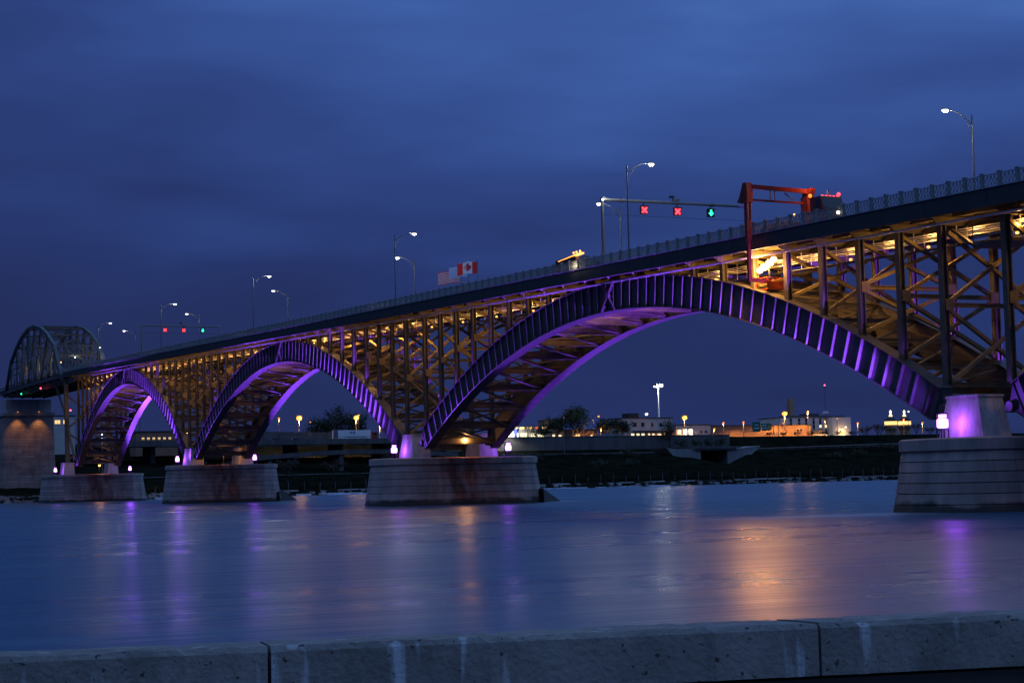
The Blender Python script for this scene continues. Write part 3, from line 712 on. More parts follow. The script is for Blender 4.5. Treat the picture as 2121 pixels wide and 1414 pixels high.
# ------------------------------------------------------------------ lamps under the deck
def catwalk_lamp(i, Y, lab):
    z = zf(Y) - 1.75; X = 103.95
    t = thing('underdeck_lamp', (X, Y, z), lab, 'lamp', 'amber lamps under the deck')
    MB().tube([(X, Y, z + .35), (X, Y, z + .12)], [.09, .16], 8).build('housing', 'dark', t)
    MB().ball((X, Y, z), .17, .8, 8).build('globe', 'L_amber', t)
    light('lamp_light', 'SPOT', (X, Y, z - .2), AMBER_W * 1.25, SOD, t, 0.12, (X, Y, z - 5), 172, .25)
    for dy in (-3.1, 3.1): light('rail_light', 'POINT', (101.55, Y + dy, zf(Y + dy) - 1.35), AMBER_W * .2, SOD, t, 0.06)  # bodiless lights added to brighten the catwalk handrails
AMBER_W = 800
k = 0
for Y in [86 + 12.3 * i for i in range(36)]:
    if Y > 522: break
    catwalk_lamp(k, Y, 'small amber lamp under the deck, %s counted from the right' % ORD[k]); k += 1

# amber work lamps low on the piers between the ribs
for i, (Y, z, lab) in enumerate(((249.0, 9.4, 'the middle pier'), (383.3, 10.4, 'the pier between the smaller arches'), (514.6, 10.0, 'the farthest river pier'))):
    t = thing('pier_lamp', (105.5, Y, z), 'amber lamp low between the rib feet on ' + lab, 'lamp', 'amber lamps on the piers')
    MB().tube([(105.5, Y + 1.2, z - 2.4), (105.5, Y + 1.2, z)], .06, 6).build('post', 'dark', t)
    MB().box(105.2, 105.8, Y + .95, Y + 1.25, z, z + .3).build('housing', 'dark', t)
    MB().box(105.25, 105.75, Y + .9, Y + .945, z + .04, z + .26).build('lens', 'L_amber', t)
    light('lamp_light', 'POINT', (105.5, Y + .5, z + .15), 600, (1.0, 0.42, 0.14), t, 0.15)

# ------------------------------------------------------------------ violet floodlights on the piers
FL = [(97.3, 125.6, 6.15, 'violet floodlight on the nearest pier at right, on a black stand'), (113.8, 120.2, 6.15, 'violet floodlight on the upstream end of the nearest pier'),
      (97.3, 258.0, 7.05, 'violet floodlight left of the middle pier pedestal'), (113.6, 252.0, 7.05, 'brightest violet floodlight at the right end of the middle pier'),
      (97.3, 392.4, 8.2, 'violet floodlight at the left end of the pier between the smaller arches'), (113.3, 387.3, 8.2, 'violet floodlight at the right end of the pier between the smaller arches'),
      (95.2, 526.5, 7.75, 'violet floodlight at the left end of the farthest river pier'), (114.8, 518.5, 7.75, 'small violet floodlight at the right end of the farthest river pier')]
VIO_W = 950000
for i, (X, Y, z, lab) in enumerate(FL):
    t = thing('floodlight', (X, Y, z), lab, 'floodlight', 'violet floodlights on the piers')
    b = MB()
    for sx in (-.38, .38):
        for sy in (-.3, .3): b.beam((X + sx, Y + sy, z - .06), (X + sx, Y + sy, z + .75), .08, .08)
    b.box(X - .45, X + .45, Y - .36, Y + .36, z + .75, z + .83).build('stand', 'dark', t)
    b2 = MB(); b2.box(X - .30, X + .30, Y + .40, Y + .48, z + .85, z + 2.2).box(X - .30, X + .30, Y - .3, Y + .4, z + 2.12, z + 2.2); b2.build('housing', 'dark', t)
    MB().strip([[(X + sx * a, Y + sy * b_, zz) for sx, sy in ((-1, -1), (1, -1), (1, 1), (-1, 1))] for a, b_, zz in ((.26, .22, z + .9), (.36, .32, z + 1.0), (.36, .32, z + 1.6), (.26, .22, z + 1.72))]).build('lens', 'L_purple', t)
    MB().box(X - .24, X + .24, Y - .25, Y + .2, z + 1.78, z + 2.06).build('upper_lens', 'L_purple', t)
    near = X < 105; xt = 99.4 if near else 111.6; k = 1.0 if near else 0.7
    zt_ = 21 + 0.02 * (Y - 120)
    crown = {0: (24.5, 25.0), 1: (25.0, 28.0), 2: (28.0, 31.5), 3: (31.5, 31.5)}[i // 2]
    xo = 98.3 if near else 112.9
    for sg_ in ((-1, 1) if i < 6 else (-1,)):
        zc_ = crown[0 if sg_ < 0 else 1]
        light('spot_light', 'SPOT', (X, Y + sg_ * .95, z + 1.4), VIO_W * k, VIO, t, .12, (xo, Y + sg_ * 54, zc_ - 1.5), 17, 1.0)
        light('spot_light', 'SPOT', (X, Y + sg_ * .95, z + 1.4), VIO_W * k * .22, VIO, t, .12, (xo, Y + sg_ * 27, z + (zc_ - z) * .68), 25, 1.0)
        light('foot_light', 'SPOT', (X, Y + sg_ * .95, z + 1.4), VIO_W * k * .016, VIO, t, .12, (xo + (-.5 if near else .5), Y + sg_ * 13, 13.0), 56, 1.0)
    light('glow_light', 'POINT', (X + (.55 if near else -.55), Y - .75, z + 1.3), 330, (0.28, 0.05, 1.0), t, .2)

# ------------------------------------------------------------------ through truss at the far left
tr = thing('truss_span', (104.5, 580, 36), 'grey curved chord through truss span over the canal at the far left', 'bridge truss')
nP_ = 9; YT = [531 + 11.3 * i for i in range(nP_ + 1)]; HT = [0, 9.6, 13.6, 16.4, 17.8, 17.8, 16.4, 13.6, 9.6, 0]
zb_ = [zd(Y) - 1.1 for Y in YT]
for X, nm in ((97.9, 'near'), (111.2, 'far')):
    for i in range(nP_):
        p, q = (X, YT[i], zb_[i] + HT[i]), (X, YT[i + 1], zb_[i + 1] + HT[i + 1])
        bar('end_post' if i in (0, nP_ - 1) else 'top_chord', p, q, 0.95, 0.95, 'truss', tr)
        bar('bottom_chord', (X, YT[i], zb_[i]), (X, YT[i + 1], zb_[i + 1]), 0.7, 0.9, 'truss', tr)
        if 0 < i:
            bar('vertical', (X, YT[i], zb_[i]), (X, YT[i], zb_[i] + HT[i]), 0.55, 0.55, 'truss', tr, 'H', up=(0, 1, 0))
        if 0 < i < nP_ - 1:
            a, c = (i, i + 1) if i < nP_ / 2 - .5 else (i + 1, i)
            bar('diagonal', (X, YT[a], zb_[a] + HT[a]), (X, YT[c], zb_[c]), 0.4, 0.5, 'truss', tr, 'laced', up=(1, 0, 0))
            m_ = (YT[i] + YT[i + 1]) / 2
            bar('sub_vertical', (X, m_, zb_[i]), (X, m_, zb_[i] + min(HT[i], HT[i + 1]) * .55), 0.3, 0.3, 'truss', tr)
            if i in (3, 4, 5): bar('diagonal', (X, YT[c], zb_[c] + HT[c]), (X, YT[a], zb_[a]), 0.25, 0.3, 'truss', tr, 'box', up=(1, 0, 0))
for i in range(1, nP_):
    z = zb_[i] + HT[i]
    bar('top_strut', (97.9, YT[i], z), (111.2, YT[i], z), 0.5, 0.55, 'truss', tr)
    bar('sway_strut', (97.9, YT[i], zb_[i] + 7.4), (111.2, YT[i], zb_[i] + 7.4), 0.4, 0.45, 'truss', tr)
    n = 6
    for k in range(n):
        x0, x1 = 97.9 + 13.3 * k / n, 97.9 + 13.3 * (k + 1) / n
        u, v = (zb_[i] + 7.5, z - .2) if k % 2 else (z - .2, zb_[i] + 7.5)
        bar('sway_lacing', (x0, YT[i], u), (x1, YT[i], v), 0.16, 0.22, 'truss', tr)
    # curved portal knee
    kp = [(97.9 + 13.3 * t_, YT[i], zb_[i] + 4.6 + 2.8 * math.sin(math.pi * t_)) for t_ in [0.03 + .94 * q / 10 for q in range(11)]]
    b = MB()
    for p, q in zip(kp, kp[1:]): b.beam(p, q, .35, .3)
    b.build('portal_arch', 'truss', tr)
    if i < nP_ - 1:
        z2 = zb_[i + 1] + HT[i + 1]
        bar('top_lateral', (97.9, YT[i], z), (111.2, YT[i + 1], z2), 0.25, 0.25, 'truss', tr); bar('top_lateral', (111.2, YT[i], z - .3), (97.9, YT[i + 1], z2 - .3), 0.25, 0.25, 'truss', tr)
for i in range(nP_ + 1): bar('floor_beam', (97.5, YT[i], zb_[i] - .3), (111.6, YT[i], zb_[i] - .3), .5, 1.6, 'steel', tr)
for X in (99.0, 110.9):    # steel bent on the pier carrying the near end
    bar('support_column', (X, 528, 10.9), (X, 530.6, zb_[0] - .5), 1.15, 1.15, 'steel', tr, 'H', up=(0, 1, 0))
for q0, q1 in ((12, 20), (21, 31)):
    bar('bent_brace', (99, 528 + (q0 - 11) * .1, q0), (110.9, 528 + (q1 - 11) * .1, q1), .4, .45, 'steel', tr); bar('bent_brace', (110.9, 528.5 + (q0 - 11) * .1, q0), (99, 528.5 + (q1 - 11) * .1, q1), .4, .45, 'steel', tr)
bar('bent_brace', (99, 529, 23), (99.3, 519, 11.8), .5, .5, 'steel', tr); bar('bent_brace', (99, 529.6, 24), (99.3, 549, 35.2), .5, .5, 'steel', tr)
bar('bent_brace', (110.9, 529, 23), (110.6, 519, 11.8), .5, .5, 'steel', tr)
for i in range(4):
    bar('deck_girder', (99.5 + i * 3.6, 519, zf(519) - .9), (99.5 + i * 3.6, 632, zf(632) - .9), .4, 1.5, 'steel', tr)
# small lights on the truss
TL = [(99.2, 545, 41.2, 'L_white'), (99.2, 566, 42.4, 'L_white'), (99.2, 590, 43.0, 'L_amber'), (109.8, 535, 45.2, 'L_white'), (109.8, 548, 44.4, 'L_amber'), (106.0, 553, 43.6, 'L_white'), (103.0, 560, 42.6, 'L_amber')]
for i, (x, y, z, m_) in enumerate(TL):
    t = thing('truss_lamp', (x, y, z), 'small %s lamp inside the truss, %s from the near portal' % ('warm' if m_ == 'L_amber' else 'white', ORD[i]), 'lamp', 'small lamps in the truss')
    MB().box(x - .2, x + .2, y - .2, y + .2, z, z + .15).build('housing', 'dark', t); MB().ball((x, y, z - .12), .2, .8, 8).build('globe', m_, t)
    light('lamp_light', 'POINT', (x, y, z - .5), 260, (1.0, .55, .22) if m_ == 'L_amber' else WHT, t, .15)
for i, (x, y, z, m_, lab) in enumerate(((98.0, 566, zf(566) - 1.6, 'L_red', 'small red navigation light under the truss'), (98.0, 602, zf(600) - 1.6, 'L_green', 'small green navigation light under the truss, left of the red one'),
                                  (98.5, 521, 26.0, 'L_red', 'small red light beside the steel column at the truss end'))):
    t = thing('navigation_light', (x, y, z), lab, 'lamp', 'navigation lights'); MB().tube([(x, y, z + .9), (x, y, z + .15)], .06, 6).build('hanger', 'dark', t); MB().ball((x, y, z), .22, 1, 8).build('globe', m_, t)
# two lamps washing the tall pier
for i, x in enumerate((101.5, 108.6)):
    t = thing('pier_wash_lamp', (x, 630.5, 30.4), 'orange wash lamp above the tall pier, %s one' % ('left' if i == 0 else 'right'), 'lamp', 'wash lamps on the tall pier')
    MB().box(x - .25, x + .25, 630.4, 631.3, 30.35, 30.6).build('housing', 'dark', t); MB().box(x - .2, x + .2, 630.45, 630.9, 30.30, 30.345).build('lens', 'L_amber', t)
    light('lamp_light', 'SPOT', (x, 629.6, 30.0), 1500, (1.0, .42, .10), t, .1, (x, 631.2, 20), 80, .8)

# ------------------------------------------------------------------ street lamps on the deck
def street_lamp(X, Y, sgn, lab, h=11.2, arm=2.9, lit=True):
    z = zd(Y) - .05
    t = thing('street_lamp', (X, Y, z), lab, 'street lamp', 'street lamps along the bridge')
    MB().tube([(X, Y, z - (.9 if sgn > 0 else 0)), (X, Y, z + h)], [.13, .075], 10).build('pole', 'galv', t)
    pts = [(X + sgn * arm * u, Y, z + h - 1.0 + 1.35 * math.sin(u * math.pi / 2) ** 0.8) for u in [i / 8 for i in range(9)]]
    MB().tube(pts, [.06] * 6 + [.05] * 3, 6).build('arm', 'galv', t)
    pts2 = [(X + sgn * arm * .42 * u, Y, z + h - 2.2 + 1.95 * math.sin(u * math.pi / 2)) for u in [i / 6 for i in range(7)]]
    MB().tube(pts2, .03, 5).build('brace_arm', 'galv', t)
    hx = X + sgn * (arm + .35); hz = z + h + .36
    hd = MB().ball((0, 0, 0), 1, 1, 12); hd.v = [(hx + x * .5, Y + y * .26, hz + zz * (.17 if zz > 0 else .05)) for x, y, zz in hd.v]
    hd = hd.build('lamp_head', 'galv', t, True)
    ln = MB().ball((0, 0, 0), 1, 1, 10); ln.v = [(hx + x * .42, Y + y * .26, hz - .08 + zz * .21) for x, y, zz in ln.v]
    ln.build('lens', 'L_white', hd)
    light('lamp_light', 'POINT', (hx, Y, hz - .4), 900, WHT, t, .15)
for i, Y in enumerate((184.3, 260.7, 338.2, 413.5, 484.6)):
    street_lamp(XF + .62, Y, 1, '%s street lamp from the right on the near railing, arm over the road' % ORD[i].capitalize())
for i, (Y, hh) in enumerate(((143.5, 11.3), (218.7, 11.2), (296.5, 11.2), (371.0, 11.2), (445.0, 11.2), (517.0, 11.2))):
    street_lamp(116.3, Y, -1, '%s street lamp from the right on the far side, arm reaching left' % ORD[i].capitalize(), hh)

# ------------------------------------------------------------------ lane signal gantries
def gantry(Y, zt_, lab, gi, name, XG=118.3):
    t = thing('signal_gantry', (108, Y, zd(Y)), lab, 'gantry', 'lane signal gantries')
    MB().tube([(98.95, Y, zd(Y) - .05), (98.95, Y, zt_ - .2)], [.24, .18], 10).build('post', 'galv', t)
    bar('bracket', (116.3, Y, zd(Y) - .6), (XG, Y, zd(Y) - .6), .4, .5, 'galv', t)
    MB().tube([(XG, Y, zd(Y) - .85), (XG, Y, zt_ - .2)], [.26, .2], 10).build('post', 'galv', t)
    MB().tube([(98.75, Y, zt_ - .1), (XG + .2, Y, zt_ - .1)], .19, 10).build('beam', 'galv', t)
    for x in (101.7, 114.2): MB().tube([(x - .12, Y, zt_ - .1), (x + .12, Y, zt_ - .1)], .27, 10).build('flange', 'galv', t)
    bar('cable', (98.95, Y, zt_ - 1.9), (XG, Y, zt_ - 1.9), .035, .035, 'dark', t)
    c = thing('camera_unit', (108.6, Y, zt_ + .1), 'traffic camera on top of the %s gantry' % name, 'camera', 'traffic cameras on the gantries')
    bar('bracket', (108.6, Y, zt_ + .05), (108.6, Y, zt_ + .55), .08, .08, 'dark', c); MB().box(108.2, 108.75, Y - .2, Y + .2, zt_ + .5, zt_ + .75).build('body', 'dark', c); MB().box(108.8, 109.5, Y - .15, Y + .15, zt_ + .12, zt_ + .45).build('junction_box', 'galv', c)
    for k, (x, red) in enumerate(((104.6, True), (109.2, True), (113.9, False))):
        z = zt_ - 1.15
        s = thing('lane_signal', (x, Y, z - .4), '%s on the %s gantry' % (('left red cross lane signal', 'middle red cross lane signal', 'green arrow lane signal')[k], name), 'lane signal', 'lane signals')
        MB().box(x - .47, x + .47, Y - .12, Y + .2, z - .47, z + .47).build('housing', 'black', s)
        MB().box(x - .55, x + .55, Y - .3, Y - .1, z + .47, z + .52).build('visor', 'black', s)
        bar('hanger', (x, Y + .05, z + .45), (x, Y + .05, zt_ - .2), .1, .1, 'dark', s)
        if red:
            q = MB(); q.beam((x - .32, Y - .15, z - .32), (x + .32, Y - .15, z + .32), .05, .17, up=(0, 1, 0)); q.v = [(a, b_, c_) for a, b_, c_ in q.v]
            q.beam((x - .32, Y - .155, z + .32), (x + .32, Y - .155, z - .32), .17, .05, up=(0, 1, 0)).beam((x - .32, Y - .152, z - .32), (x + .32, Y - .152, z + .32), .17, .05, up=(0, 1, 0)); q.build('cross_symbol', 'L_redcore', s)
            MB().box(x - .42, x + .42, Y - .128, Y - .122, z - .42, z + .42).build('lens', 'L_reddim', s)
        else:
            MB().add([(x - .36, Y - .15, z + .02), (x - .12, Y - .15, z + .02), (x - .12, Y - .15, z + .38), (x + .12, Y - .15, z + .38), (x + .12, Y - .15, z + .02), (x + .36, Y - .15, z + .02), (x, Y - .15, z - .38),
                      (x - .36, Y - .13, z + .02), (x - .12, Y - .13, z + .02), (x - .12, Y - .13, z + .38), (x + .12, Y - .13, z + .38), (x + .12, Y - .13, z + .02), (x + .36, Y - .13, z + .02), (x, Y - .13, z - .38)],
                     [(0, 1, 2, 3, 4, 5, 6), (7, 13, 12, 11, 10, 9, 8)] + [(i, i + 7, (i + 1) % 7 + 7, (i + 1) % 7) for i in range(7)]).build('arrow_symbol', 'L_green', s)
M['L_reddim'] = emit('signal_red_field', (1.0, 0.03, 0.08), 0.3)
gantry(190.6, 36.7, 'grey lane signal gantry spanning the deck above the largest arch', 0, 'right hand', 119.3)
gantry(433.0, 42.7, 'dark lane signal gantry spanning the deck at the left', 1, 'left hand')
t = thing('gantry_lamp', (98.8, 190.3, 36.8), 'bright white lamp on the corner of the right hand gantry', 'lamp')
MB().box(98.6, 99.05, 189.9, 190.35, 36.62, 36.8).build('housing', 'galv', t); MB().ball((98.75, 190.05, 36.5), .17, .8, 8).build('globe', 'L_white', t)
light('lamp_light', 'POINT', (99.2, 189.8, 37.1), 120, WHT, t, .1)

# ------------------------------------------------------------------ flags
def flag(X, Y, ztop, fl_top, length, height, kind, lab_p, lab_f, ph):
    p = thing('flagpole', (X, Y, zd(Y) - .1), lab_p, 'flagpole', 'flagpoles on the far footway')
    MB().tube([(X, Y, zd(Y) - .1), (X, Y, ztop)], [.07, .045], 8).build('pole', 'galv', p); MB().ball((X, Y, ztop + .07), .1, 1, 8).build('finial', 'white_paint', p)
    f = thing('flag', (X, Y, fl_top - height), lab_f, 'flag', 'flags flying beside the road')
    def pt(u, v, off=0):   # u along the fly (towards -X), v down; streaming cloth
        wv = .16 * math.sin(u * 7 + ph) * (.25 + u)
        return (X - .06 - u * length, Y - .35 * u + wv + off, fl_top - v * height - .30 * u * u * height - .05 * math.sin(u * 9 + ph))
    def patch(name, u0, u1, v0, v1, mat, par=f, off=0, n=8):
        vs, fs = [], []
        for i in range(n + 1):
            u = u0 + (u1 - u0) * i / n
            vs += [pt(u, v0, off - .012), pt(u, v1, off - .012), pt(u, v1, off + .012), pt(u, v0, off + .012)]
        for i in range(n):
            for j in range(4): a, b_ = 4 * i + j, 4 * i + (j + 1) % 4; fs.append((a, a + 4, b_ + 4, b_))
        fs += [(0, 1, 2, 3), (4 * n + 3, 4 * n + 2, 4 * n + 1, 4 * n)]
        return MB().add(vs, fs).build(name, mat, par)
    if kind == 'leaf':
        patch('red_band', 0, .25, 0, 1, 'flagred'); wb = patch('white_field', .2502, .7498, 0, 1, 'flagwhite'); patch('red_band', .75, 1, 0, 1, 'flagred')
        half = [(0, .46), (.06, .33), (.17, .38), (.13, .14), (.24, .24), (.27, .17), (.40, .19), (.36, .08), (.44, .02), (.22, -.16), (.25, -.24), (.03, -.20), (.03, -.42)]
        out_ = half + [(-x, z) for x, z in reversed(half)]
        vs = [pt(.5 + x * .48, .5 - z * .95, -.03) for x, z in out_]; c0 = pt(.5, .52, -.03)
        MB().add(vs + [c0], [(i, (i + 1) % len(vs), len(vs)) for i in range(len(vs))]).build('maple_leaf', 'flagred', wb, fixn=False)
    elif kind == 'stripes':
        for i in range(13): patch('stripe', 0 if i > 6 else .4, 1, i / 13 + .0005, (i + 1) / 13 - .0005, 'flagred' if i % 2 == 0 else 'flagwhite')
        patch('blue_canton', 0, .3996, 0, 7 / 13 - .001, 'flagblue')
    else: patch('cloth', 0, 1, 0, 1, 'flagpale')
flag(116.2, 268.3, 39.5, 38.9, 3.6, 1.9, 'leaf', 'rightmost of three flagpoles on the far footway', 'red and white flag with a red leaf on the right flagpole', 0.3)
flag(116.2, 272.3, 39.4, 38.7, 3.4, 1.8, 'plain', 'middle of three flagpoles on the far footway', 'pale blue flag on the middle flagpole', 1.4)
flag(116.2, 275.3, 39.3, 38.3, 4.2, 2.1, 'stripes', 'leftmost of three flagpoles on the far footway', 'red and white striped flag with a blue corner on the left flagpole', 2.2)

# ------------------------------------------------------------------ under-bridge inspection truck with folding boom
rd = lambda Y: zd(Y) - .30
tk = thing('inspection_truck', (101.6, 152, rd(149)), 'orange red inspection truck whose boom reaches over the railing and under the deck', 'truck')
X0, X1_ = 100.5, 103.0; zb0 = rd(150)
MB().box(X0 + .3, X1_ - .3, 147.2, 163.0, zb0 + .65, zb0 + 1.0).build('chassis', 'red_paint', tk)
c0 = 146.6
cab = MB().strip([[(x, c0, zb0 + .6), (x, c0 + 2.5, zb0 + .6), (x, c0 + 2.5, zb0 + 3.15), (x, c0 + .7, zb0 + 3.15), (x, c0 + .35, zb0 + 1.95), (x, c0, zb0 + 1.8)] for x in (X0, X1_)]).build('cab', 'darkred', tk)
MB().box(X0 - .012, X0 - .004, c0 + .7, c0 + 1.7, zb0 + 2.0, zb0 + 2.85).build('side_window', 'glass', cab)
MB().hexa([(X0 + .15, c0 + .32, zb0 + 2.0), (X1_ - .15, c0 + .32, zb0 + 2.0), (X1_ - .15, c0 + .34, zb0 + 2.0), (X0 + .15, c0 + .34, zb0 + 2.0), (X0 + .15, c0 + .64, zb0 + 3.0), (X1_ - .15, c0 + .64, zb0 + 3.0), (X1_ - .15, c0 + .66, zb0 + 3.0), (X0 + .15, c0 + .66, zb0 + 3.0)]).build('windscreen', 'glass', cab)
for k in range(5): MB().box(X0 + .2 + k * .45, X0 + .42 + k * .45, c0 + .75, c0 + .85, zb0 + 3.16, zb0 + 3.24).build('roof_light', 'L_redcore', cab)
for x, m_ in ((X0 + .1, 'L_sodsmall'), (X1_ - .2, 'L_redcore')): MB().ball((x, c0 + (2.6 if m_ == 'L_sodsmall' else .9), zb0 + 3.42), .19, 1, 8).build('beacon', m_, cab)
bar('exhaust_stack', (X1_ - .2, c0 + 2.7, zb0 + 1), (X1_ - .2, c0 + 2.7, zb0 + 4.2), .14, .14, 'galv', tk)
for y in (148.0, 153.6, 159.6, 161.2):
    for x in (X0 + .02, X1_ - .32):
        wv = MB().tube([(x, y, zb0 + .5), (x + .3, y, zb0 + .5)], .5, 14).build('wheel', 'black', tk); MB().tube([(x - .01, y, zb0 + .5), (x + .31, y, zb0 + .5)], .24, 10).build('rim', 'galv', wv)
MB().box(X0 + .2, X1_ - .2, 154.4, 158.6, zb0 + 1.0, zb0 + 1.6).build('equipment_box', 'red_paint', tk)
MB().tube([(101.6, 151.2, zb0 + 1.0), (101.6, 151.2, zb0 + 1.9)], .6, 14).build('turntable', 'red_paint', tk)
MB().box(101.2, 102.0, 150.6, 151.8, zb0 + 1.9, zb0 + 3.6).build('mast', 'red_paint', tk)
ZB = 32.6    # upper boom level
P0, P1 = (101.6, 150.6, 31.45), (97.2, 155.6, ZB)
bar('upper_boom', P0, P1, .34, .44, 'red_paint', tk)
MB().strip([[(x, 150.1, 31.75), (x, 151.6, 31.8), (x, 151.8, 29.6), (x, 150.9, 29.6), (x, 150.5, 30.9)] for x in (101.3, 101.9)]).build('boom_heel', 'red_paint', tk)
bar('lower_link', (101.5, 151.2, 30.35), (97.3, 155.7, ZB - 1.35), .2, .2, 'red_paint', tk)
bar('hydraulic_ram', (100.7, 152.0, 30.55), (100.0, 152.8, 31.6), .13, .13, 'galv', tk)
for u in (.55, .62):
    a = Vector(P0).lerp(Vector(P1), u); bar('link_strut', a + Vector((0, 0, -.2)), a + Vector((0, 0, -1.2)), .08, .08, 'dark', tk)
MB().strip([[(x, 155.1, ZB + .3), (x, 155.7, ZB + .35), (x, 156.5, ZB - 1.1), (x, 156.9, ZB - 1.5), (x, 156.0, ZB - 1.75), (x, 155.0, ZB - 1.75), (x, 154.9, ZB - .6)] for x in (96.9, 97.6)]).build('boom_knuckle', 'red_paint', tk)
bar('down_boom', (97.25, 155.5, ZB - 1.6), (97.25, 155.5, 27.0), .5, .5, 'red_paint', tk)
bar('telescopic_boom', (97.25, 155.5, 27.1), (97.25, 155.5, 22.9), .32, .32, 'red_paint', tk)
for x in (97.05, 97.45): bar('hydraulic_ram', (x, 155.1, ZB - 1.8), (x, 155.1, ZB - 3.4), .09, .09, 'galv', tk)
bar('under_arm', (97.25, 155.5, 23.1), (100.7, 157.2, 23.1), .36, .36, 'red_paint', tk)
bk = MB().box(100.3, 102.3, 157.0, 159.2, 22.3, 22.45).build('bucket', 'red_paint', tk)
for (x, y) in ((100.3, 157.0), (102.3, 157.0), (100.3, 159.2), (102.3, 159.2)): bar('bucket_post', (x, y, 22.4), (x, y, 23.6), .08, .08, 'red_paint', bk)
for z in (23.0, 23.6):
    for p, q in (((100.3, 157.0), (102.3, 157.0)), ((100.3, 159.2), (102.3, 159.2)), ((100.3, 157.0), (100.3, 159.2)), ((102.3, 157.0), (102.3, 159.2))): bar('bucket_rail', (*p, z), (*q, z), .07, .07, 'red_paint', bk)
MB().box(100.28, 102.32, 156.98, 157.0, 22.45, 23.2).build('bucket_panel', 'red_paint', bk)
wl_ = MB()
for y, z, r_ in ((155.7, 25.25, .34), (156.5, 24.95, .42), (157.5, 24.65, .45), (158.4, 24.4, .36)): wl_.ball((100.3, y, z), r_, .8, 10)
wl_.build('work_light', 'L_work', bk)
bar('lamp_stem', (100.7, 157.1, 23.2), (100.7, 157.1, 24.7), .08, .08, 'dark', bk)
light('work_lamp_light', 'POINT', (99.2, 157.0, 24.6), 5200, (1.0, .42, .09), tk, .4)
MB().box(X0 + .1, X0 + .35, 163.0, 163.05, zb0 + .8, zb0 + 1.0).build('tail_light', 'L_redcore', tk)
MB().ball((X0 - .05, 151.9, zb0 + 1.9), .1, 1.6, 8).build('side_marker', 'L_amber', tk); MB().ball((X0 - .05, 151.9, zb0 + .7), .13, 1, 8).build('side_marker', 'L_redcore', tk)
MB().ball((XF - .12, 141.2, zd(141.2) + .45), .17, 1, 8).build('marker_lamp', 'L_head', tk); bar('marker_bracket', (XF - .1, 141.2, zd(141.2) - .1), (XF - .1, 141.2, zd(141.2) + .3), .05, .05, 'dark', tk)
light('beacon_light', 'POINT', (100.9, 149.6, 32.3), 420, (1.0, .30, .12), tk, .3)

# service pickup with amber bar, headlight shining through the railing
sv = thing('service_truck', (101.4, 204, rd(204)), 'service truck behind the railing with amber light bar and bright headlight', 'truck')
z0 = rd(204)
MB().strip([[(x, 197.8, z0 + .4), (x, 206.8, z0 + .4), (x, 206.8, z0 + 2.4), (x, 201.6, z0 + 2.55), (x, 200.0, z0 + 1.6), (x, 197.8, z0 + 1.4)] for x in (100.4, 102.6)]).build('body', 'dark', sv)
MB().hexa([(100.4, 199.6, z0 + 2.5), (100.9, 199.6, z0 + 2.5), (100.9, 206.0, z0 + 2.2), (100.4, 206.0, z0 + 2.2), (100.4, 199.6, z0 + 2.68), (100.9, 199.6, z0 + 2.68), (100.9, 206.0, z0 + 2.3), (100.4, 206.0, z0 + 2.3)]).build('light_bar', 'L_barorange', sv)
for y in (199.8, 200.8, 201.6): MB().ball((100.45, y, z0 + 2.85), .14, 1, 8).build('beacon', 'L_amber', sv)
MB().ball((XF + .5, 197.6, zd(197.6) + .55), .22, 1, 8).build('headlight', 'L_head', sv)
MB().box(102.2, 102.5, 199.1, 199.19, z0 + .8, z0 + 1.0).build('headlight', 'L_head', sv)
for y in (200.6, 205.4):
    for x in (100.35, 102.35): MB().tube([(x, y, z0 + .42), (x + .3, y, z0 + .42)], .42, 12).build('wheel', 'black', sv)
light('headlight_light', 'POINT', (XF - .3, 197.3, zd(197.3) + .55), 60, (1, .8, .5), sv, .1)

# ================================================================== far shore
# roads
ribbon('shore_road', [(X, bank(X) + 0.88 * (777 - bank(X))) for X in range(180, 900, 12)], 13, 'asphalt')
ribbon('lower_road', [(X, bank(X) + 0.55 * (777 - bank(X))) for X in range(120, 330, 10)], 7, 'asphalt')
def long_wall(name, label, cat, pts, h, th, mat, dz=0.0, group=None, cap=None):
    t = thing(name, (*pts[len(pts) // 2], 10), label, cat, group)
    for (xa, ya), (xb, yb) in zip(pts, pts[1:]):
        d = Vector((xb - xa, yb - ya)).normalized() * 0.02; n = Vector((-d.y, d.x)).normalized() * th / 2
        za, zb2 = (dz(xa), dz(xb)) if callable(dz) else (dz, dz)
        a, c = Vector((xa, ya)) + d, Vector((xb, yb)) - d
        MB().hexa([(a.x - n.x, a.y - n.y, za - 1), (c.x - n.x, c.y - n.y, zb2 - 1), (c.x + n.x, c.y + n.y, zb2 - 1), (a.x + n.x, a.y + n.y, za - 1),
                   (a.x - n.x, a.y - n.y, za + h), (c.x - n.x, c.y - n.y, zb2 + h), (c.x + n.x, c.y + n.y, zb2 + h), (a.x + n.x, a.y + n.y, za + h)]).build('panel', mat, t)
        if cap: MB().hexa([(a.x - n.x * 1.6, a.y - n.y * 1.6, za + h), (c.x - n.x * 1.6, c.y - n.y * 1.6, zb2 + h), (c.x + n.x * 1.6, c.y + n.y * 1.6, zb2 + h), (a.x + n.x * 1.6, a.y + n.y * 1.6, za + h),
                           (a.x - n.x * 1.6, a.y - n.y * 1.6, za + h + .3), (c.x - n.x * 1.6, c.y - n.y * 1.6, zb2 + h + .3), (c.x + n.x * 1.6, c.y + n.y * 1.6, zb2 + h + .3), (a.x + n.x * 1.6, a.y + n.y * 1.6, za + h + .3)]).build('cap', cap, t)
    return t
long_wall('retaining_wall', 'long dark concrete retaining wall below the white buildings', 'wall', [(318 + 8 * i, 775.5) for i in range(20)], 7.2, 0.8, 'dimconc', 16.0, cap='dimconc')
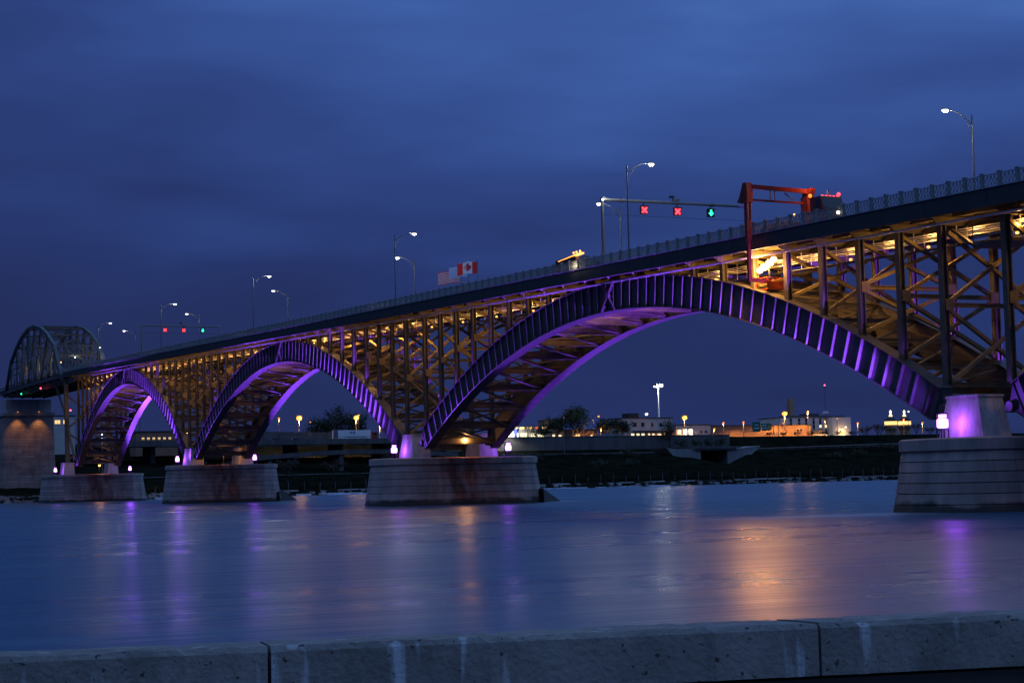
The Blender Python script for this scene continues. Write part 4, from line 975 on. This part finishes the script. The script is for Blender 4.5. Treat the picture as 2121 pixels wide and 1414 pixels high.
long_wall('road_barrier', 'low pale barrier along the shore road on the grass bank', 'barrier', [(X, bank(X) + 0.83 * (777 - bank(X))) for X in range(300, 420, 8)] , 0.7, 0.4, 'dimconc', lambda X: ground(X, bank(X) + 0.83 * (777 - bank(X))) - .2)
long_wall('road_barrier', 'low pale barrier along the shore road right of the underpass', 'barrier', [(X, bank(X) + 0.83 * (777 - bank(X))) for X in range(460, 640, 9)], 0.6, 0.4, 'dimconc', lambda X: ground(X, bank(X) + 0.83 * (777 - bank(X))) - .2)
# guard fence on top of the retaining wall
gf = thing('guard_fence', (410, 775, 23), 'thin guard fence on top of the long retaining wall', 'fence')
for i in range(39): bar('post', (318 + 4 * i, 775.3, 23.3), (318 + 4 * i, 775.3, 24.5), .1, .1, 'galv', gf)
for z in (23.9, 24.45): bar('rail', (318, 775.3, z), (470, 775.3, z), .08, .08, 'galv', gf)
# underpass through the road embankment
up_ = thing('road_underpass', (438, 745, 9), 'pale concrete road underpass cut into the grass bank', 'underpass')
MB().box(428, 450, 736, 752, 15.3, 16.5).build('slab', 'dimconc', up_)
MB().hexa([(419, 735.5, 9.0), (431, 737, 8), (431, 751, 8), (419, 751, 9.0), (412, 735.5, 16.4), (431, 737, 15.29), (431, 751, 15.29), (412, 751, 16.4)]).build('abutment', 'culvert', up_)
MB().hexa([(445.5, 737, 8), (453, 735.5, 9.0), (453, 751, 9.0), (445.5, 751, 8), (445.5, 737, 15.29), (463, 735.5, 16.9), (463, 751, 16.9), (445.5, 751, 15.29)]).build('abutment', 'culvert', up_)
MB().box(429, 448, 751.2, 752, 7, 15.3).build('back_wall', 'joint', up_)  # dark sheet standing in for the shade inside the opening
MB().box(426, 452, 735.6, 736.0, 16.0, 16.9).build('parapet', 'dimconc', up_)
# breakwater wall with posts
bwp = [(128 + 7 * i, bank(128 + 7 * i) + 5) for i in range(62)]
bw = thing('breakwater_wall', (300, 580, 0), 'low broken concrete breakwater along the far waterline', 'breakwater')
rb = random.Random(11)
for (xa, ya), (xb, yb) in zip(bwp, bwp[1:]):
    h0 = 1.7 + rb.uniform(-.35, .25); o = rb.uniform(-.4, .4)
    MB().hexa([(xa + .15, ya - 2.2 + o, -1), (xb - .15, yb - 2.2 + o, -1), (xb - .15, yb + 2, -1), (xa + .15, ya + 2, -1), (xa + .15, ya - .6 + o, h0), (xb - .15, yb - .6 + o, h0 + rb.uniform(-.15, .15)), (xb - .15, yb + 1.6, h0), (xa + .15, ya + 1.6, h0)]).build('concrete_block', 'rock', bw)
bf = thing('shore_fence', (300, 582, 2), 'row of thin grey posts behind the far breakwater', 'fence')
for i in range(75):
    X = 130 + 5.6 * i; Y = bank(X) + 9; z = ground(X, Y); bar('post', (X, Y, z), (X + rb.uniform(-.1, .1), Y, z + rb.uniform(2.0, 3.2)), .14, .14, 'galv', bf)
for i in range(26):        # ice shelves pushed onto the foot of the breakwater
    X = 132 + 7.6 * i + rb.uniform(-2, 2); Y = bank(X) + rb.uniform(-0.2, 1.2); r = rb.uniform(1.8, 4.2); n = 9
    pts = [(X + r * 1.2 * math.cos(a) * rb.uniform(.7, 1.1), Y + r * .45 * math.sin(a) * rb.uniform(.7, 1.1)) for a in [2 * math.pi * k / n for k in range(n)]]
    b = MB(); b.strip([[(x, y, z_) for x, y in pts] for z_ in (-.2, .25 + rb.uniform(0, .35))])
    tag(b.build('ice_floe', 'ice'), 'white ice shelf at the foot of the far breakwater, %s from the left' % ORD[i], 'ice', 'ice shelves along the far waterline')
# rubble along the bank
rk = MB()
for i in range(900):
    X = rb.uniform(40, 140) if i < 500 else rb.uniform(140, 640); Y = bank(X) + rb.uniform(-1.5, 9 if i < 500 else 4); z = ground(X, Y) - .1; r = rb.uniform(.3, 1.1)
    c = [(X + r * rb.uniform(.6, 1) * sx, Y + r * rb.uniform(.6, 1) * sy, z + r * .6 * sz) for sz in (-.6, 1) for sx, sy in ((-1, -1), (1, -1), (1, 1), (-1, 1))]
    rk.hexa(c)
tag(rk.build('bank_rubble', 'rock'), 'dark rubble stones along the far waterline', 'rubble', kind='stuff')

# ------------------------------------------------------------------ far lamps
def far_lamp(X, Y, z, zg, mat, r, lab, power=0, color=SOD, arm=0.0, cat='street lamp', group='street lamps on the far shore', polemat='galv'):
    t = thing('far_street_lamp', (X + arm, Y, zg), lab, cat, group)
    MB().tube([(X + arm, Y + .3, zg), (X + arm, Y + .3, z + .25)], [.2, .12], 8).build('pole', polemat, t)
    MB().beam((X + arm, Y + .3, z + .3), (X, Y, z + .3), .12, .12).build('arm', polemat, t) if arm else None
    MB().box(X - r * .9, X + r * .9, Y - r * .5, Y + r * .5, z + r * .55, z + r * .85).build('lamp_head', 'dark', t)
    MB().ball((X, Y, z), r, .85, 10).build('globe', mat, t)
    if power >= 10000: light('glare_light', 'POINT', (X, Y - r - .3, z), 3800, color, t, .6)
    if power: light('lamp_light', 'SPOT', (X, Y, z - r * .9), power * 3.4, color, t, .4, (X, Y - .3, z - 10), 156, .35)
G = 22.6
M['L_dim'] = emit('lamp_off', (0.6, 0.65, 0.7), 0.3)  # faint glow painted onto a lamp that is off
M['L_shopw'] = emit('bright_window', (1.0, 0.90, 0.62), 5)
far_lamp(242.6, 760, 32.4, 21, 'L_sod', 1.3, 'very bright orange lamp over the highway at left, seen through the middle arch', 11000)
far_lamp(269.0, 760, 32.4, 21, 'L_sod', 1.2, 'bright orange lamp on a pole directly above the white trailer', 10000)
far_lamp(284.3, 800, 35.0, 23, 'L_sod', .5, 'smaller orange lamp just above the bright one over the trailer', 3000)
far_lamp(272.7, 740, 28.4, 15, 'L_sod', .55, 'orange lamp between the trailer and the middle pier', 8000)
far_lamp(245.7, 800, 33.9, 23, 'L_sodsmall', .5, 'pinkish orange lamp left of the very bright highway lamp', 2000)
far_lamp(260.7, 800, 32.1, 23, 'L_sodsmall', .3, 'tiny orange lamp right of the very bright highway lamp')
far_lamp(404.5, 789, 33.4, G, 'L_sodsmall', .5, 'orange lamp on a pole right of the big tree', 6000, arm=-3)
far_lamp(405.6, 789, 27.3, G, 'L_sodsmall', .42, 'low orange lamp under the one right of the big tree', 4000)
far_lamp(459.0, 800, 32.8, G, 'L_sod', 1.3, 'very bright orange lamp in front of the white two storey building', 12000)
far_lamp(479.3, 805, 27.1, G, 'L_sodsmall', .5, 'small orange lamp at the corner of the low white building', 3000)
far_lamp(495.1, 822, 30.8, G, 'L_sodsmall', .5, 'left of two orange lamps over the long brick wall', 6000)
far_lamp(512.2, 830, 31.3, G, 'L_sodsmall', .55, 'right of two orange lamps over the long brick wall', 6000)
far_lamp(537.0, 828, 35.6, G, 'L_sod', 1.4, 'very bright orange lamp left of the tall window block', 20000)
far_lamp(554.5, 832, 36.6, G, 'L_sodsmall', .6, 'orange lamp right of the brightest one, before the roof of the window block', 12000)
far_lamp(534.6, 826, 30.4, G, 'L_sodsmall', .45, 'low orange lamp above the brick wall under the brightest one')
far_lamp(566.8, 834, 31.8, G, 'L_sodsmall', .45, 'orange lamp in front of the window block, left', 5000)
far_lamp(575.0, 834, 33.0, G, 'L_sodsmall', .35, 'small orange lamp in front of the plain wall of the window block')
far_lamp(585.6, 830, 30.2, G, 'L_sodsmall', .55, 'orange lamp on a pole right of the window block', 8000)
far_lamp(616.5, 830, 32.1, G, 'L_sodsmall', .55, 'orange lamp in front of the two golden cupolas', 8000)
far_lamp(621.6, 820, 29.8, G, 'L_sodsmall', .5, 'orange lamp nearest to the right pier', 8000)
far_lamp(672.2, 900, 39.2, 23, 'L_white', .5, 'white lamp right of the golden cupolas')
far_lamp(463.4, 848, 36.6, G, 'L_white', .8, 'white lamp above the roof of the two storey building')
far_lamp(581.0, 835, 28.3, G, 'L_white', .45, 'white lamp with a long bracket at the corner of the window block', 3000, WHT, arm=-3)
far_lamp(364.1, 745, 31.4, 15, 'L_dim', .22, 'tall unlit lamp on a thin pole left of the big tree')
far_lamp(181.7, 800, 39.7, 23, 'L_white', .45, 'white lamp on a tall pole seen through the farthest arch')
far_lamp(345.4, 770, 26.7, 16, 'L_white', .9, 'glaring white lamp at the right of the middle pier, by the shops', 4000, WHT)
far_lamp(152.2, 600, 22.2, 4, 'L_sodsmall', .42, 'orange lamp seen above the pier between the smaller arches', 4000)
far_lamp(113.9, 552, 20.4, 3, 'L_white', .32, 'white lamp seen under the farthest arch', 1500, WHT)
# high mast floodlight
hm = thing('high_mast_light', (472, 850, G), 'tall white floodlight mast behind the two storey building', 'light mast')
MB().tube([(472, 850, G), (472, 850, 52.0)], [.5, .3], 10).build('mast', 'white_paint', hm)
MB().tube([(472, 850, 51.6), (472, 850, 51.9)], 2.2, 14).build('ring_frame', 'galv', hm)
for k in range(8):
    a = 2 * math.pi * k / 8; x, y = 472 + 2.0 * math.cos(a), 850 + 2.0 * math.sin(a)
    MB().box(x - .5, x + .5, y - .5, y + .5, 51.9, 52.8).build('lamp_head', 'galv', hm); MB().ball((x, y, 51.5), .62, .8, 8).build('globe', 'L_white', hm)
light('lamp_light', 'SPOT', (472, 850, 51.0), 30000, WHT, hm, 1.0, (472, 850, 30), 130, .6)
light('glare_light', 'POINT', (472, 847, 51.4), 9000, WHT, hm, 1.2)

# ------------------------------------------------------------------ buildings
def building(name, lab, X0, X1, Y0, Y1, z0, z1, mat, wins=(), roof=.5, cat='building'):
    t = thing(name, ((X0 + X1) / 2, (Y0 + Y1) / 2, z0), lab, cat, 'buildings on the far shore')
    MB().box(X0, X1, Y0, Y1, z0 - 3, z1).build('wall', mat, t)
    MB().box(X0 - .3, X1 + .3, Y0 - .3, Y1 + .3, z1, z1 + roof).build('roof', 'roof', t)
    for (x, z, w_, h, m_) in wins:
        f = MB().box(x - w_ / 2 - .12, x + w_ / 2 + .12, Y0 - .10, Y0 + .02, z - .12, z + h + .12).build('window', 'white' if m_ != 'glass' else 'concrete', t)
        MB().box(x - w_ / 2, x + w_ / 2, Y0 - .13, Y0 - .105, z, z + h).build('pane', m_, f)
        MB().box(x - .05, x + .05, Y0 - .16, Y0 - .131, z, z + h).build('mullion', 'dark', f)
    return t
W1 = [(437 + 3.0 * i, 24.0, 1.7, 1.5, 'L_win') for i in range(3)] + [(446.5, 24.2, .8, 1.3, 'L_win'), (449, 24.1, 1.0, 1.3, 'L_win'), (452.3, 23.0, 1.5, 2.4, 'L_win'), (455.6, 24.1, .9, 1.2, 'L_win')]
W1 += [(438.5, 29.0, 1.6, 2.0, 'glass'), (443.0, 29.0, 1.6, 2.0, 'glass'), (448.5, 29.0, 1.2, 2.0, 'glass'), (453.5, 29.0, 1.8, 1.8, 'glass')]
b1 = building('office_building', 'white two storey building with a lit ground floor window row', 431, 460.5, 815, 832, G, 33.2, 'cream', W1, .4)
MB().box(437, 460.2, 813.2, 814.85, 26.3, 26.9).build('canopy', 'roof', b1); MB().box(437, 443, 819, 826, 33.6, 36.0).build('rooftop_unit', 'roof', b1)
building('annex_building', 'low white annex with three bright windows beside the very bright orange lamp', 460.9, 481, 812, 828, G, 29.4, 'cream', [(462.6, 24.6, 1.8, 2.4, 'L_win'), (466.0, 24.6, 2.0, 2.6, 'L_shopw'), (469.2, 24.6, 2.0, 2.6, 'L_shopw'), (475.5, 25.4, .9, 1.2, 'glass'), (478.3, 25.4, 1.1, 1.2, 'glass')], .35)
building('brick_hall', 'long low brown brick hall behind the green highway signs', 486, 561.5, 840, 858, G, 29.8, 'brick', [(555, 26.5, 1.4, 1.2, 'glass'), (553, 26.5, 1.4, 1.2, 'glass')], .3)
wb = building('window_block', 'tall pale block with dark vertical window strips and lit stair windows', 556, 600.5, 862, 884, G, 34.6, 'white', [], .4)
for i, x in enumerate((563.0, 568.5, 573.2, 578.2, 582.6, 586.2)):
    z_lo = 30 if i < 3 else 23.4
    st = MB().box(x - .7, x + .7, 861.85, 861.98, z_lo, 34.2).build('window_strip', 'glass', wb)
    for k in range(int((34.2 - z_lo) / 2.6)):
        z = z_lo + .3 + k * 2.6; lit = (i >= 4 and k in (0, 2)) or (i == 3 and k == 0)
        MB().box(x - .6, x + .6, 861.78, 861.84, z, z + 1.5).build('pane', 'L_win' if lit else 'glass', st); MB().box(x - .7, x + .7, 861.74, 861.84, z + 1.55, z + 1.9).build('spandrel', 'concrete', st)
MB().box(587.8, 600.3, 857.5, 862, G - 2, 34.5).build('stair_tower', 'white', wb)
MB().box(592.0, 595.5, 857.3, 857.45, 25.0, 26.4).build('wall_lamp', 'L_winwarm', wb)
light('wall_lamp_light', 'POINT', (593.7, 856.0, 25.6), 1500, (1.0, .6, .25), wb, .3)
MB().box(556.5, 600, 863, 863.2, 35.0, 35.8).build('roof_rail', 'galv', wb)
MB().box(578, 586, 868, 876, 35.0, 37.0).build('penthouse', 'roof', wb)
sh = building('gatehouse', 'small pitched gatehouse between the brick hall and the window block', 563, 569.5, 838, 846, G, 25.2, 'cream', [], .15)
MB().strip([[(562.6, y, 25.35), (569.9, y, 25.35), (566.2, y, 27.0)] for y in (837.7, 846.3)]).build('gable_roof', 'roof', sh)
ch = thing('chimney_stack', (588, 900, G), 'tall square chimney stack behind the window block, lamp lit', 'chimney')
for k in range(10): MB().box(586.4 + .02 * k, 589.6 - .02 * k, 898.4, 901.6, G + k * 2.48, G + (k + 1) * 2.48 - .12).build('stack_course', 'tan', ch)
MB().box(586.7, 589.3, 898.7, 901.3, G, 47.2).build('flue', 'joint', ch)
an = thing('antenna_mast', (593.3, 872, 35), 'lattice antenna mast with a red beacon on the window block', 'antenna')
for sx, sy in ((-.4, -.4), (.4, -.4), (0, .5)): bar('leg', (593.3 + sx, 872 + sy, 35), (593.3 + sx * .3, 872 + sy * .3, 53.2), .1, .1, 'galv', an)
for k in range(12):
    z = 36 + k * 1.4; r = .4 * (1 - .7 * (z - 35) / 18.2); bar('lacing', (593.3 - r, 872 - r, z), (593.3 + r, 872 - r, z + 1.3), .06, .06, 'galv', an)
MB().box(591.8, 594.8, 871, 873, 37.2, 38.6).build('dish_panel', 'white_paint', an)
MB().ball((593.3, 872, 53.5), .38, 1, 8).build('beacon', 'L_red', an)
# two golden cupolas on a church far behind
for i, (X, lab) in enumerate(((951.8, 'left golden floodlit cupola with a white figure on top'), (966.3, 'right golden floodlit cupola with a white figure on top'))):
    t = thing('church_cupola', (X, 1300, 25), lab, 'church tower', 'golden cupolas')
    MB().tube([(X, 1300, 20), (X, 1300, 43.5)], 5.2, 12).build('tower', 'tan', t)
    MB().tube([(X, 1300, 43.5), (X, 1300, 46.6)], 5.6, 14).build('lit_colonnade', 'L_gold', t)  # emission stands in for floodlighting on the colonnade
    MB().tube([(X, 1300, 46.6), (X, 1300, 48.5), (X, 1300, 50.0), (X, 1300, 50.8)], [5.7, 4.6, 2.4, 1.4], 14).build('dome', 'roof', t)
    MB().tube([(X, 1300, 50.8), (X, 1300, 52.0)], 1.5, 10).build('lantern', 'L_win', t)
    MB().tube([(X, 1300, 52.0), (X, 1300, 53.5), (X, 1300, 55.2), (X, 1300, 56.0), (X, 1300, 56.6)], [.9, .8, 1.1, .5, .2], 8).build('figure', 'L_win', t)  # statue's floodlit brightness put in as its own glow
# shops left
sp = building('shop_row', 'row of bright shops with small coloured signs right of the middle pier', 358, 385.5, 803, 818, G, 29.0, 'cream', [], .3)
cols_ = ['L_shopsign', 'L_shopsign', 'L_shopsign', 'L_shopsign', 'L_shopred', 'L_shopsign']
for i in range(6): MB().box(360.5 + i * 4.0, 362.9 + i * 4.0, 802.75, 802.9, 28.0, 29.3).build('shop_sign', cols_[i], sp)
for i in range(5): MB().box(359.5 + i * 4.6, 362.8 + i * 4.6, 802.8, 802.95, 23.2, 25.9).build('shop_window', 'L_shop' if i < 2 else 'L_win', sp)
MB().box(364.8, 366.2, 801.5, 802.2, 23, 28).build('blue_pylon', 'flagblue', sp)
light('shop_light', 'POINT', (362, 798, 27), 5000, WHT, sp, 1)
building('brick_house', 'small orange lit house left of the big tree', 384.5, 394, 806, 816, G, 32.2, 'tan', [(387.0, 28.5, 1.0, 2.0, 'glass'), (391.0, 28.5, 1.0, 2.0, 'glass'), (388, 23.4, 1.2, 1.8, 'L_win'), (391.5, 23.4, 1.6, 1.6, 'L_win')], .3)
building('garage_building', 'low dark building under the big tree with a warm lit window', 398, 412, 806, 818, G, 27.4, 'brick', [(401.0, 23.2, 3.0, 2.0, 'L_winwarm'), (409.0, 23.6, 1.0, 1.2, 'L_win')], .3)
building('waterfront_house', 'dark waterfront house with small lit windows seen through the farthest arch', 172, 190, 765, 777, 20, 27, 'brick', [(175 + 2.3 * i, 24.0, 1.0, .8, 'L_winwarm') for i in range(6)], .6)
building('toll_shed', 'low lit shed at the far left behind the steel column', 118, 134, 700, 708, 20, 31.5, 'cream', [(121 + 3.2 * i, 28.6, 2.0, 1.4, 'L_winwarm') for i in range(4)], .4)  # added block in place of the lit highway ramp

# highway with trailer, cars and barrier behind the middle arch
hw = thing('highway_viaduct', (235, 735, 20), 'dark highway viaduct with guard rail behind the middle arch', 'viaduct')
MB().box(140, 300, 722, 750, 20.3, 21.4).build('deck', 'dimconc', hw)
for i in range(20): MB().box(140.1 + i * 8, 147.9 + i * 8, 721.4, 721.95, 20.0, 22.2).build('barrier', 'dimconc', hw)
for i in range(33): bar('rail_post', (140 + i * 5, 721.6, 22.2), (140 + i * 5, 721.6, 23.2), .12, .12, 'galv', hw)
bar('guard_rail', (140, 721.6, 23.1), (300, 721.6, 23.1), .1, .18, 'galv', hw)
for i in range(8): MB().box(150 + i * 20, 152 + i * 20, 730, 744, 4, 20.3).build('column', 'dimconc', hw)
ra = thing('ramp_bridge', (238, 700, 10), 'curved ramp bridge on low piers under the highway', 'bridge')
cv = [(205 + 7 * i, 700 + 6 * math.cos(i * .33), 14.6 + 2.0 * math.sin(math.pi * i / 12)) for i in range(13)]
MB().strip([[(x, y - 4, z - 1.3), (x, y + 4, z - 1.3), (x, y + 4, z + .5), (x, y - 4, z + .5)] for x, y, z in cv]).build('girder', 'dimconc', ra)
for i in (1, 5, 9, 11): x, y, z = cv[i]; MB().box(x - .8, x + .8, y - 3, y + 3, 2, z - 1.3).build('pier', 'dimconc', ra)
ht = thing('noise_wall', (215, 752, 21), 'pale long wall behind the highway, left of the trailer', 'wall', None)
for i in range(9): MB().box(196 + i * 7 + .05, 203 + i * 7 - .05, 752, 752.5, 20, 26.8 - i * .12).build('panel', 'dimconc', ht)
tl = thing('semi_trailer', (257, 733, 21.4), 'white box trailer with dark lettering parked on the highway', 'trailer')
MB().box(248.8, 265.3, 731.5, 734.0, 22.6, 26.1).build('box_body', 'white_paint', tl)
MB().box(248.5, 250.6, 731.4, 731.49, 22.7, 26.0).build('rear_corner', 'galv', tl)
for x in (250.5, 252.0, 262.5): w_ = MB().tube([(x, 731.6, 21.95), (x, 734, 21.95)], .52, 12).build('wheel', 'black', tl)
MB().box(265.9, 268.6, 731.6, 733.9, 21.9, 25.2).build('tractor_cab', 'red_paint', tl); MB().box(266.8, 268.2, 731.55, 731.59, 23.9, 24.9).build('cab_window', 'glass', tl)
MB().box(254, 263, 731.44, 731.49, 23.0, 23.2).build('side_stripe', 'dark', tl)
lt = MB(); lz, ly = 24.35, 731.46
lt.box(256.2, 256.45, ly, 731.49, lz, lz + 1.1).box(256.46, 256.95, ly, 731.49, lz + .86, lz + 1.1).box(256.46, 256.95, ly, 731.49, lz + .42, lz + .62).box(256.8, 257.05, ly - .002, 731.488, lz + .5, lz + 1.0)
lt.box(257.4, 257.65, ly, 731.49, lz, lz + 1.1).beam((257.65, ly, lz + .5), (258.3, ly, lz + 1.05), .05, .26, up=(0, 1, 0)).beam((257.65, ly, lz + .6), (258.3, ly, lz + .05), .26, .05, up=(0, 1, 0)).beam((257.65, ly, lz + .5), (258.3, ly, lz + 1.05), .26, .05, up=(0, 1, 0))
lt.build('lettering', 'dark', tl)
def car(X, Y, z, mat, lab, L=4.4):
    t = thing('parked_car', (X, Y, z), lab, 'car', 'cars on the far shore')
    pf = [(-.5, .3), (.5, .3), (.5, .75), (.34, .85), (.2, 1.4), (-.26, 1.42), (-.42, .9), (-.5, .8)]
    MB().strip([[(X + a * L, y, z + c) for a, c in pf] for y in (Y, Y + 1.75)]).build('body', mat, t)
    MB().strip([[(X + a * L, y, z + c) for a, c in ((-.36, .92), (.28, .9), (.18, 1.33), (-.24, 1.35))] for y in (Y - .01, Y + 1.76)]).build('windows', 'glass', t)
    for a in (-.32, .32): MB().tube([(X + a * L, Y - .02, z + .33), (X + a * L, Y + 1.77, z + .33)], .33, 12).build('wheel', 'black', t)
    MB().box(X - L / 2 - .03, X - L / 2, Y + .1, Y + .4, z + .6, z + .78).build('tail_light', 'L_red', t)
car(222, 728, 21.4, 'dark', 'dark car on the highway left of the trailer'); car(231, 728, 21.4, 'galv', 'grey car on the highway just left of the trailer', 4.8)
car(572.5, 836, G, 'dark', 'dark car parked by the window block'); car(387, 800, G, 'dark', 'dark car parked before the orange lit house'); car(378, 799, G, 'white_paint', 'pale car parked before the shops')

# highway signs
sg = thing('highway_sign', (500, 790, 16), 'pair of green highway signs on a steel frame before the brick hall', 'road sign')
MB().box(492.6, 497.5, 789.7, 789.9, 25.1, 30.0).build('sign_panel', 'signgreen', sg); MB().box(498.0, 503.9, 789.7, 789.9, 25.6, 29.2).build('sign_panel', 'signgreen', sg)
for x, z, w_ in ((494.0, 28.2, 2.0), (493.4, 26.6, 3.2), (498.6, 28.0, 2.4), (498.6, 26.6, 3.0)): MB().box(x, x + w_, 789.62, 789.69, z, z + .45).build('legend_bar', 'white_paint', sg)
MB().box(502.2, 503.2, 789.6, 789.69, 26.4, 28.4).build('legend_arrow', 'signyellow', sg)
for x in (505.6, 508.4): bar('post', (x, 790.2, 17), (x, 790.2, 28.4), .3, .3, 'galv', sg)
for z in (26.6, 28.2): bar('truss_chord', (492.6, 790.2, z), (508.4, 790.2, z), .16, .16, 'galv', sg)
bar('brace', (505.6, 790.2, 20), (508.4, 790.2, 26), .12, .12, 'galv', sg)
ys_ = thing('warning_sign', (505.5, 788, 17), 'small yellow diamond warning sign on the sign post', 'road sign')
bar('post', (505.5, 788.2, 17), (505.5, 788.2, 22.6), .12, .12, 'galv', ys_)
MB().add([(505.5, 788, 20.2), (506.7, 788, 21.4), (505.5, 788, 22.6), (504.3, 788, 21.4), (505.5, 788.06, 20.2), (506.7, 788.06, 21.4), (505.5, 788.06, 22.6), (504.3, 788.06, 21.4)], [(0, 1, 2, 3), (7, 6, 5, 4), (0, 4, 5, 1), (1, 5, 6, 2), (2, 6, 7, 3), (3, 7, 4, 0)]).build('panel', 'signyellow', ys_)

# ------------------------------------------------------------------ trees
def tree(X, Y, z, h, w_, lab, mat='leaf', n=1500, seed=0, leaf=.55, name='leafy_tree', bare=False, grp='trees on the far shore'):
    r = random.Random(seed); t = thing(name, (X, Y, z), lab, 'tree', grp); b = MB()
    th = h * (.3 if not bare else .28)
    b.tube([(X, Y, z - .5), (X + r.uniform(-.2, .2), Y, z + th * .6), (X + r.uniform(-.3, .3), Y, z + th)], [h * .035, h * .026, h * .02], 7)
    tips = []
    def limb(p, d, L, rad, lev):
        q = p + d * L; b.tube([p, p.lerp(q, .5) + Vector((r.uniform(-.06, .06) * L, r.uniform(-.06, .06) * L, 0)), q], [rad, rad * .75, rad * .5], 5, False); tips.append(q)
        if lev > 0:
            for _ in range(3 if lev > 1 else 4):
                nd_ = (d + Vector((r.uniform(-.8, .8), r.uniform(-.8, .8), r.uniform(-.15, .6)))).normalized(); limb(p.lerp(q, r.uniform(.55, 1)), nd_, L * r.uniform(.55, .75), rad * .5, lev - 1)
    for k in range(6):
        a = 2 * math.pi * k / 6 + r.uniform(-.4, .4); limb(Vector((X, Y, z + th * r.uniform(.75, 1))), Vector((math.cos(a) * w_ / h, math.sin(a) * w_ / h, 1.0)).normalized(), h * .30, h * .013, 3 if bare else 1)
    b.build('trunk', 'bark', t)
    c = MB()
    cl = [(Vector((X, Y, z + th + (h - th) * .52)) + Vector((r.gauss(0, .27) * w_, r.gauss(0, .27) * w_, r.gauss(0, .23) * (h - th)))) for _ in range(26)]
    cl = [p for p in cl if z + th * .7 < p.z < z + h * .96]
    for i in range(n):
        if bare: p = r.choice(tips) + Vector((r.gauss(0, .35), r.gauss(0, .35), r.gauss(0, .35)))
        else: p = r.choice(cl) + Vector((r.gauss(0, .11) * w_, r.gauss(0, .11) * w_, r.gauss(0, .085) * h))
        u = Vector((r.gauss(0, 1), r.gauss(0, 1), r.gauss(0, 1))).normalized(); v = u.cross(Vector((r.gauss(0, 1), r.gauss(0, 1), 1))).normalized(); s_ = leaf * r.uniform(.5, 1.1)
        c.add([p - u * s_, p + v * s_ * .6, p + u * s_, p - v * s_ * .6], [(0, 1, 2, 3)])
    c.build('crown', mat, t, fixn=False)
tree(393, 792, G, 15.0, 13.0, 'big full tree between the orange house and an orange lamp', 'leaf', 3200, 1)
tree(384, 793, G, 10.5, 8.0, 'shorter tree overlapping the orange lit house', 'leaf2', 1500, 2)
tree(414, 800, G, 9.5, 9.0, 'dark tree between the low orange lamp and the white building', 'leaf2', 1700, 3)
tree(422, 797, G, 9.0, 8.0, 'dark tree left of the white two storey building', 'leaf2', 1500, 4)
tree(433, 770, 16, 15.0, 7.0, 'slim tree growing in front of the white building at the retaining wall', 'leaf2', 1200, 5, .4)
tree(370, 795, G, 8.5, 7.0, 'bare young tree before the shop row', 'bush', 350, 6, .25, 'bare_tree', True)
tree(377.5, 796, G, 6.5, 7.0, 'dark round tree before the shop signs', 'leaf2', 900, 7)
for i, (X, Y, h, w_, lab) in enumerate(((281, 822, 17, 15, 'large dark tree behind the trailer'), (272, 824, 12.5, 11, 'tree at the left side of the large dark tree behind the trailer'), (291, 825, 14, 12, 'tree at the right side of the large dark tree behind the trailer'), (240, 830, 9, 12, 'low dark tree above the noise wall'), (226, 830, 9, 12, 'low dark tree at the left end of the noise wall'))):
    tree(X, Y, 22.6, h, w_, lab, 'leaf2', 1700, 20 + i, .6)
for i in range(9):
    X = 600 + i * 5.5 + (i % 3) * 1.3; tree(X, 845 + (i * 7) % 11, 22.4, 7.0 + (i * 5 % 4) * .9, 6.5, 'bare brown tree right of the window block, %s from the left' % ORD[i], 'bush', 420, 40 + i, .3, 'bare_tree', True)
for i, (X, Y, lab) in enumerate(((438, 768, 'left bush'), (446, 768, 'second bush'), (453, 768, 'third bush'), (460, 768, 'right bush'))):
    tree(X, Y, 16.2, 5.2, 5.0, lab + ' in front of the orange lit retaining wall', 'leaf2', 500, 60 + i, .35, 'wall_bush', False, 'bushes at the retaining wall')
for i in range(7): tree(500 + i * 8.5, 786, 21.5, 4.0, 5, 'bare shrub along the upper road, %s from the left' % ORD[i], 'bush', 260, 70 + i, .25, 'bare_shrub', True, 'shrubs along the upper road')
for i, X in enumerate((165, 182, 200, 222, 240)): tree(X, 640 + (i * 13) % 25, ground(X, 650), 9.5, 9, 'dark bare tree on the near bank under the arches, %s from the left' % ORD[i], 'bush', 600, 90 + i, .35, 'bare_tree', True)

# weeds and scrub on the bank: nobody could count them
wr = random.Random(77); wd_ = MB()
for i in range(5200):
    X = wr.uniform(130, 640); b_ = bank(X); tt = wr.choice((wr.uniform(.05, .82), wr.uniform(.74, .83), wr.uniform(.04, .12))); Y = b_ + tt * (777 - b_)
    if 400 < X < 478 and Y > 685: continue
    z = ground(X, Y) - .3
    for k in range(3):
        h = wr.uniform(.5, 1.7); a = wr.uniform(0, 6.28); dx, dy = math.cos(a) * .22, math.sin(a) * .22; ox, oy = wr.uniform(-.8, .8), wr.uniform(-.8, .8)
        wd_.add([(X + ox - dx, Y + oy - dy, z), (X + ox + dx, Y + oy + dy, z), (X + ox + wr.uniform(-.4, .4), Y + oy, z + h)], [(0, 1, 2)])
tag(wd_.build('bank_weeds', 'scrub', fixn=False), 'ragged weeds and scrub over the far grass bank', 'weeds', kind='stuff')

br_ = random.Random(15)
for i in range(16):
    X = 292 + i * 20.5 + br_.uniform(-6, 6)
    if 398 < X < 480: continue
    b_ = bank(X); Y = b_ + br_.uniform(.55, .80) * (777 - b_); h = br_.uniform(2.6, 4.8)
    tree(X, Y, ground(X, Y) - h * .38, h * 1.25, h * 1.9, 'low dark bush on the far grass bank, %s from the left' % ORD[i], 'leaf2', 420, 200 + i, .4, 'bank_bush', False, 'bushes on the far bank')
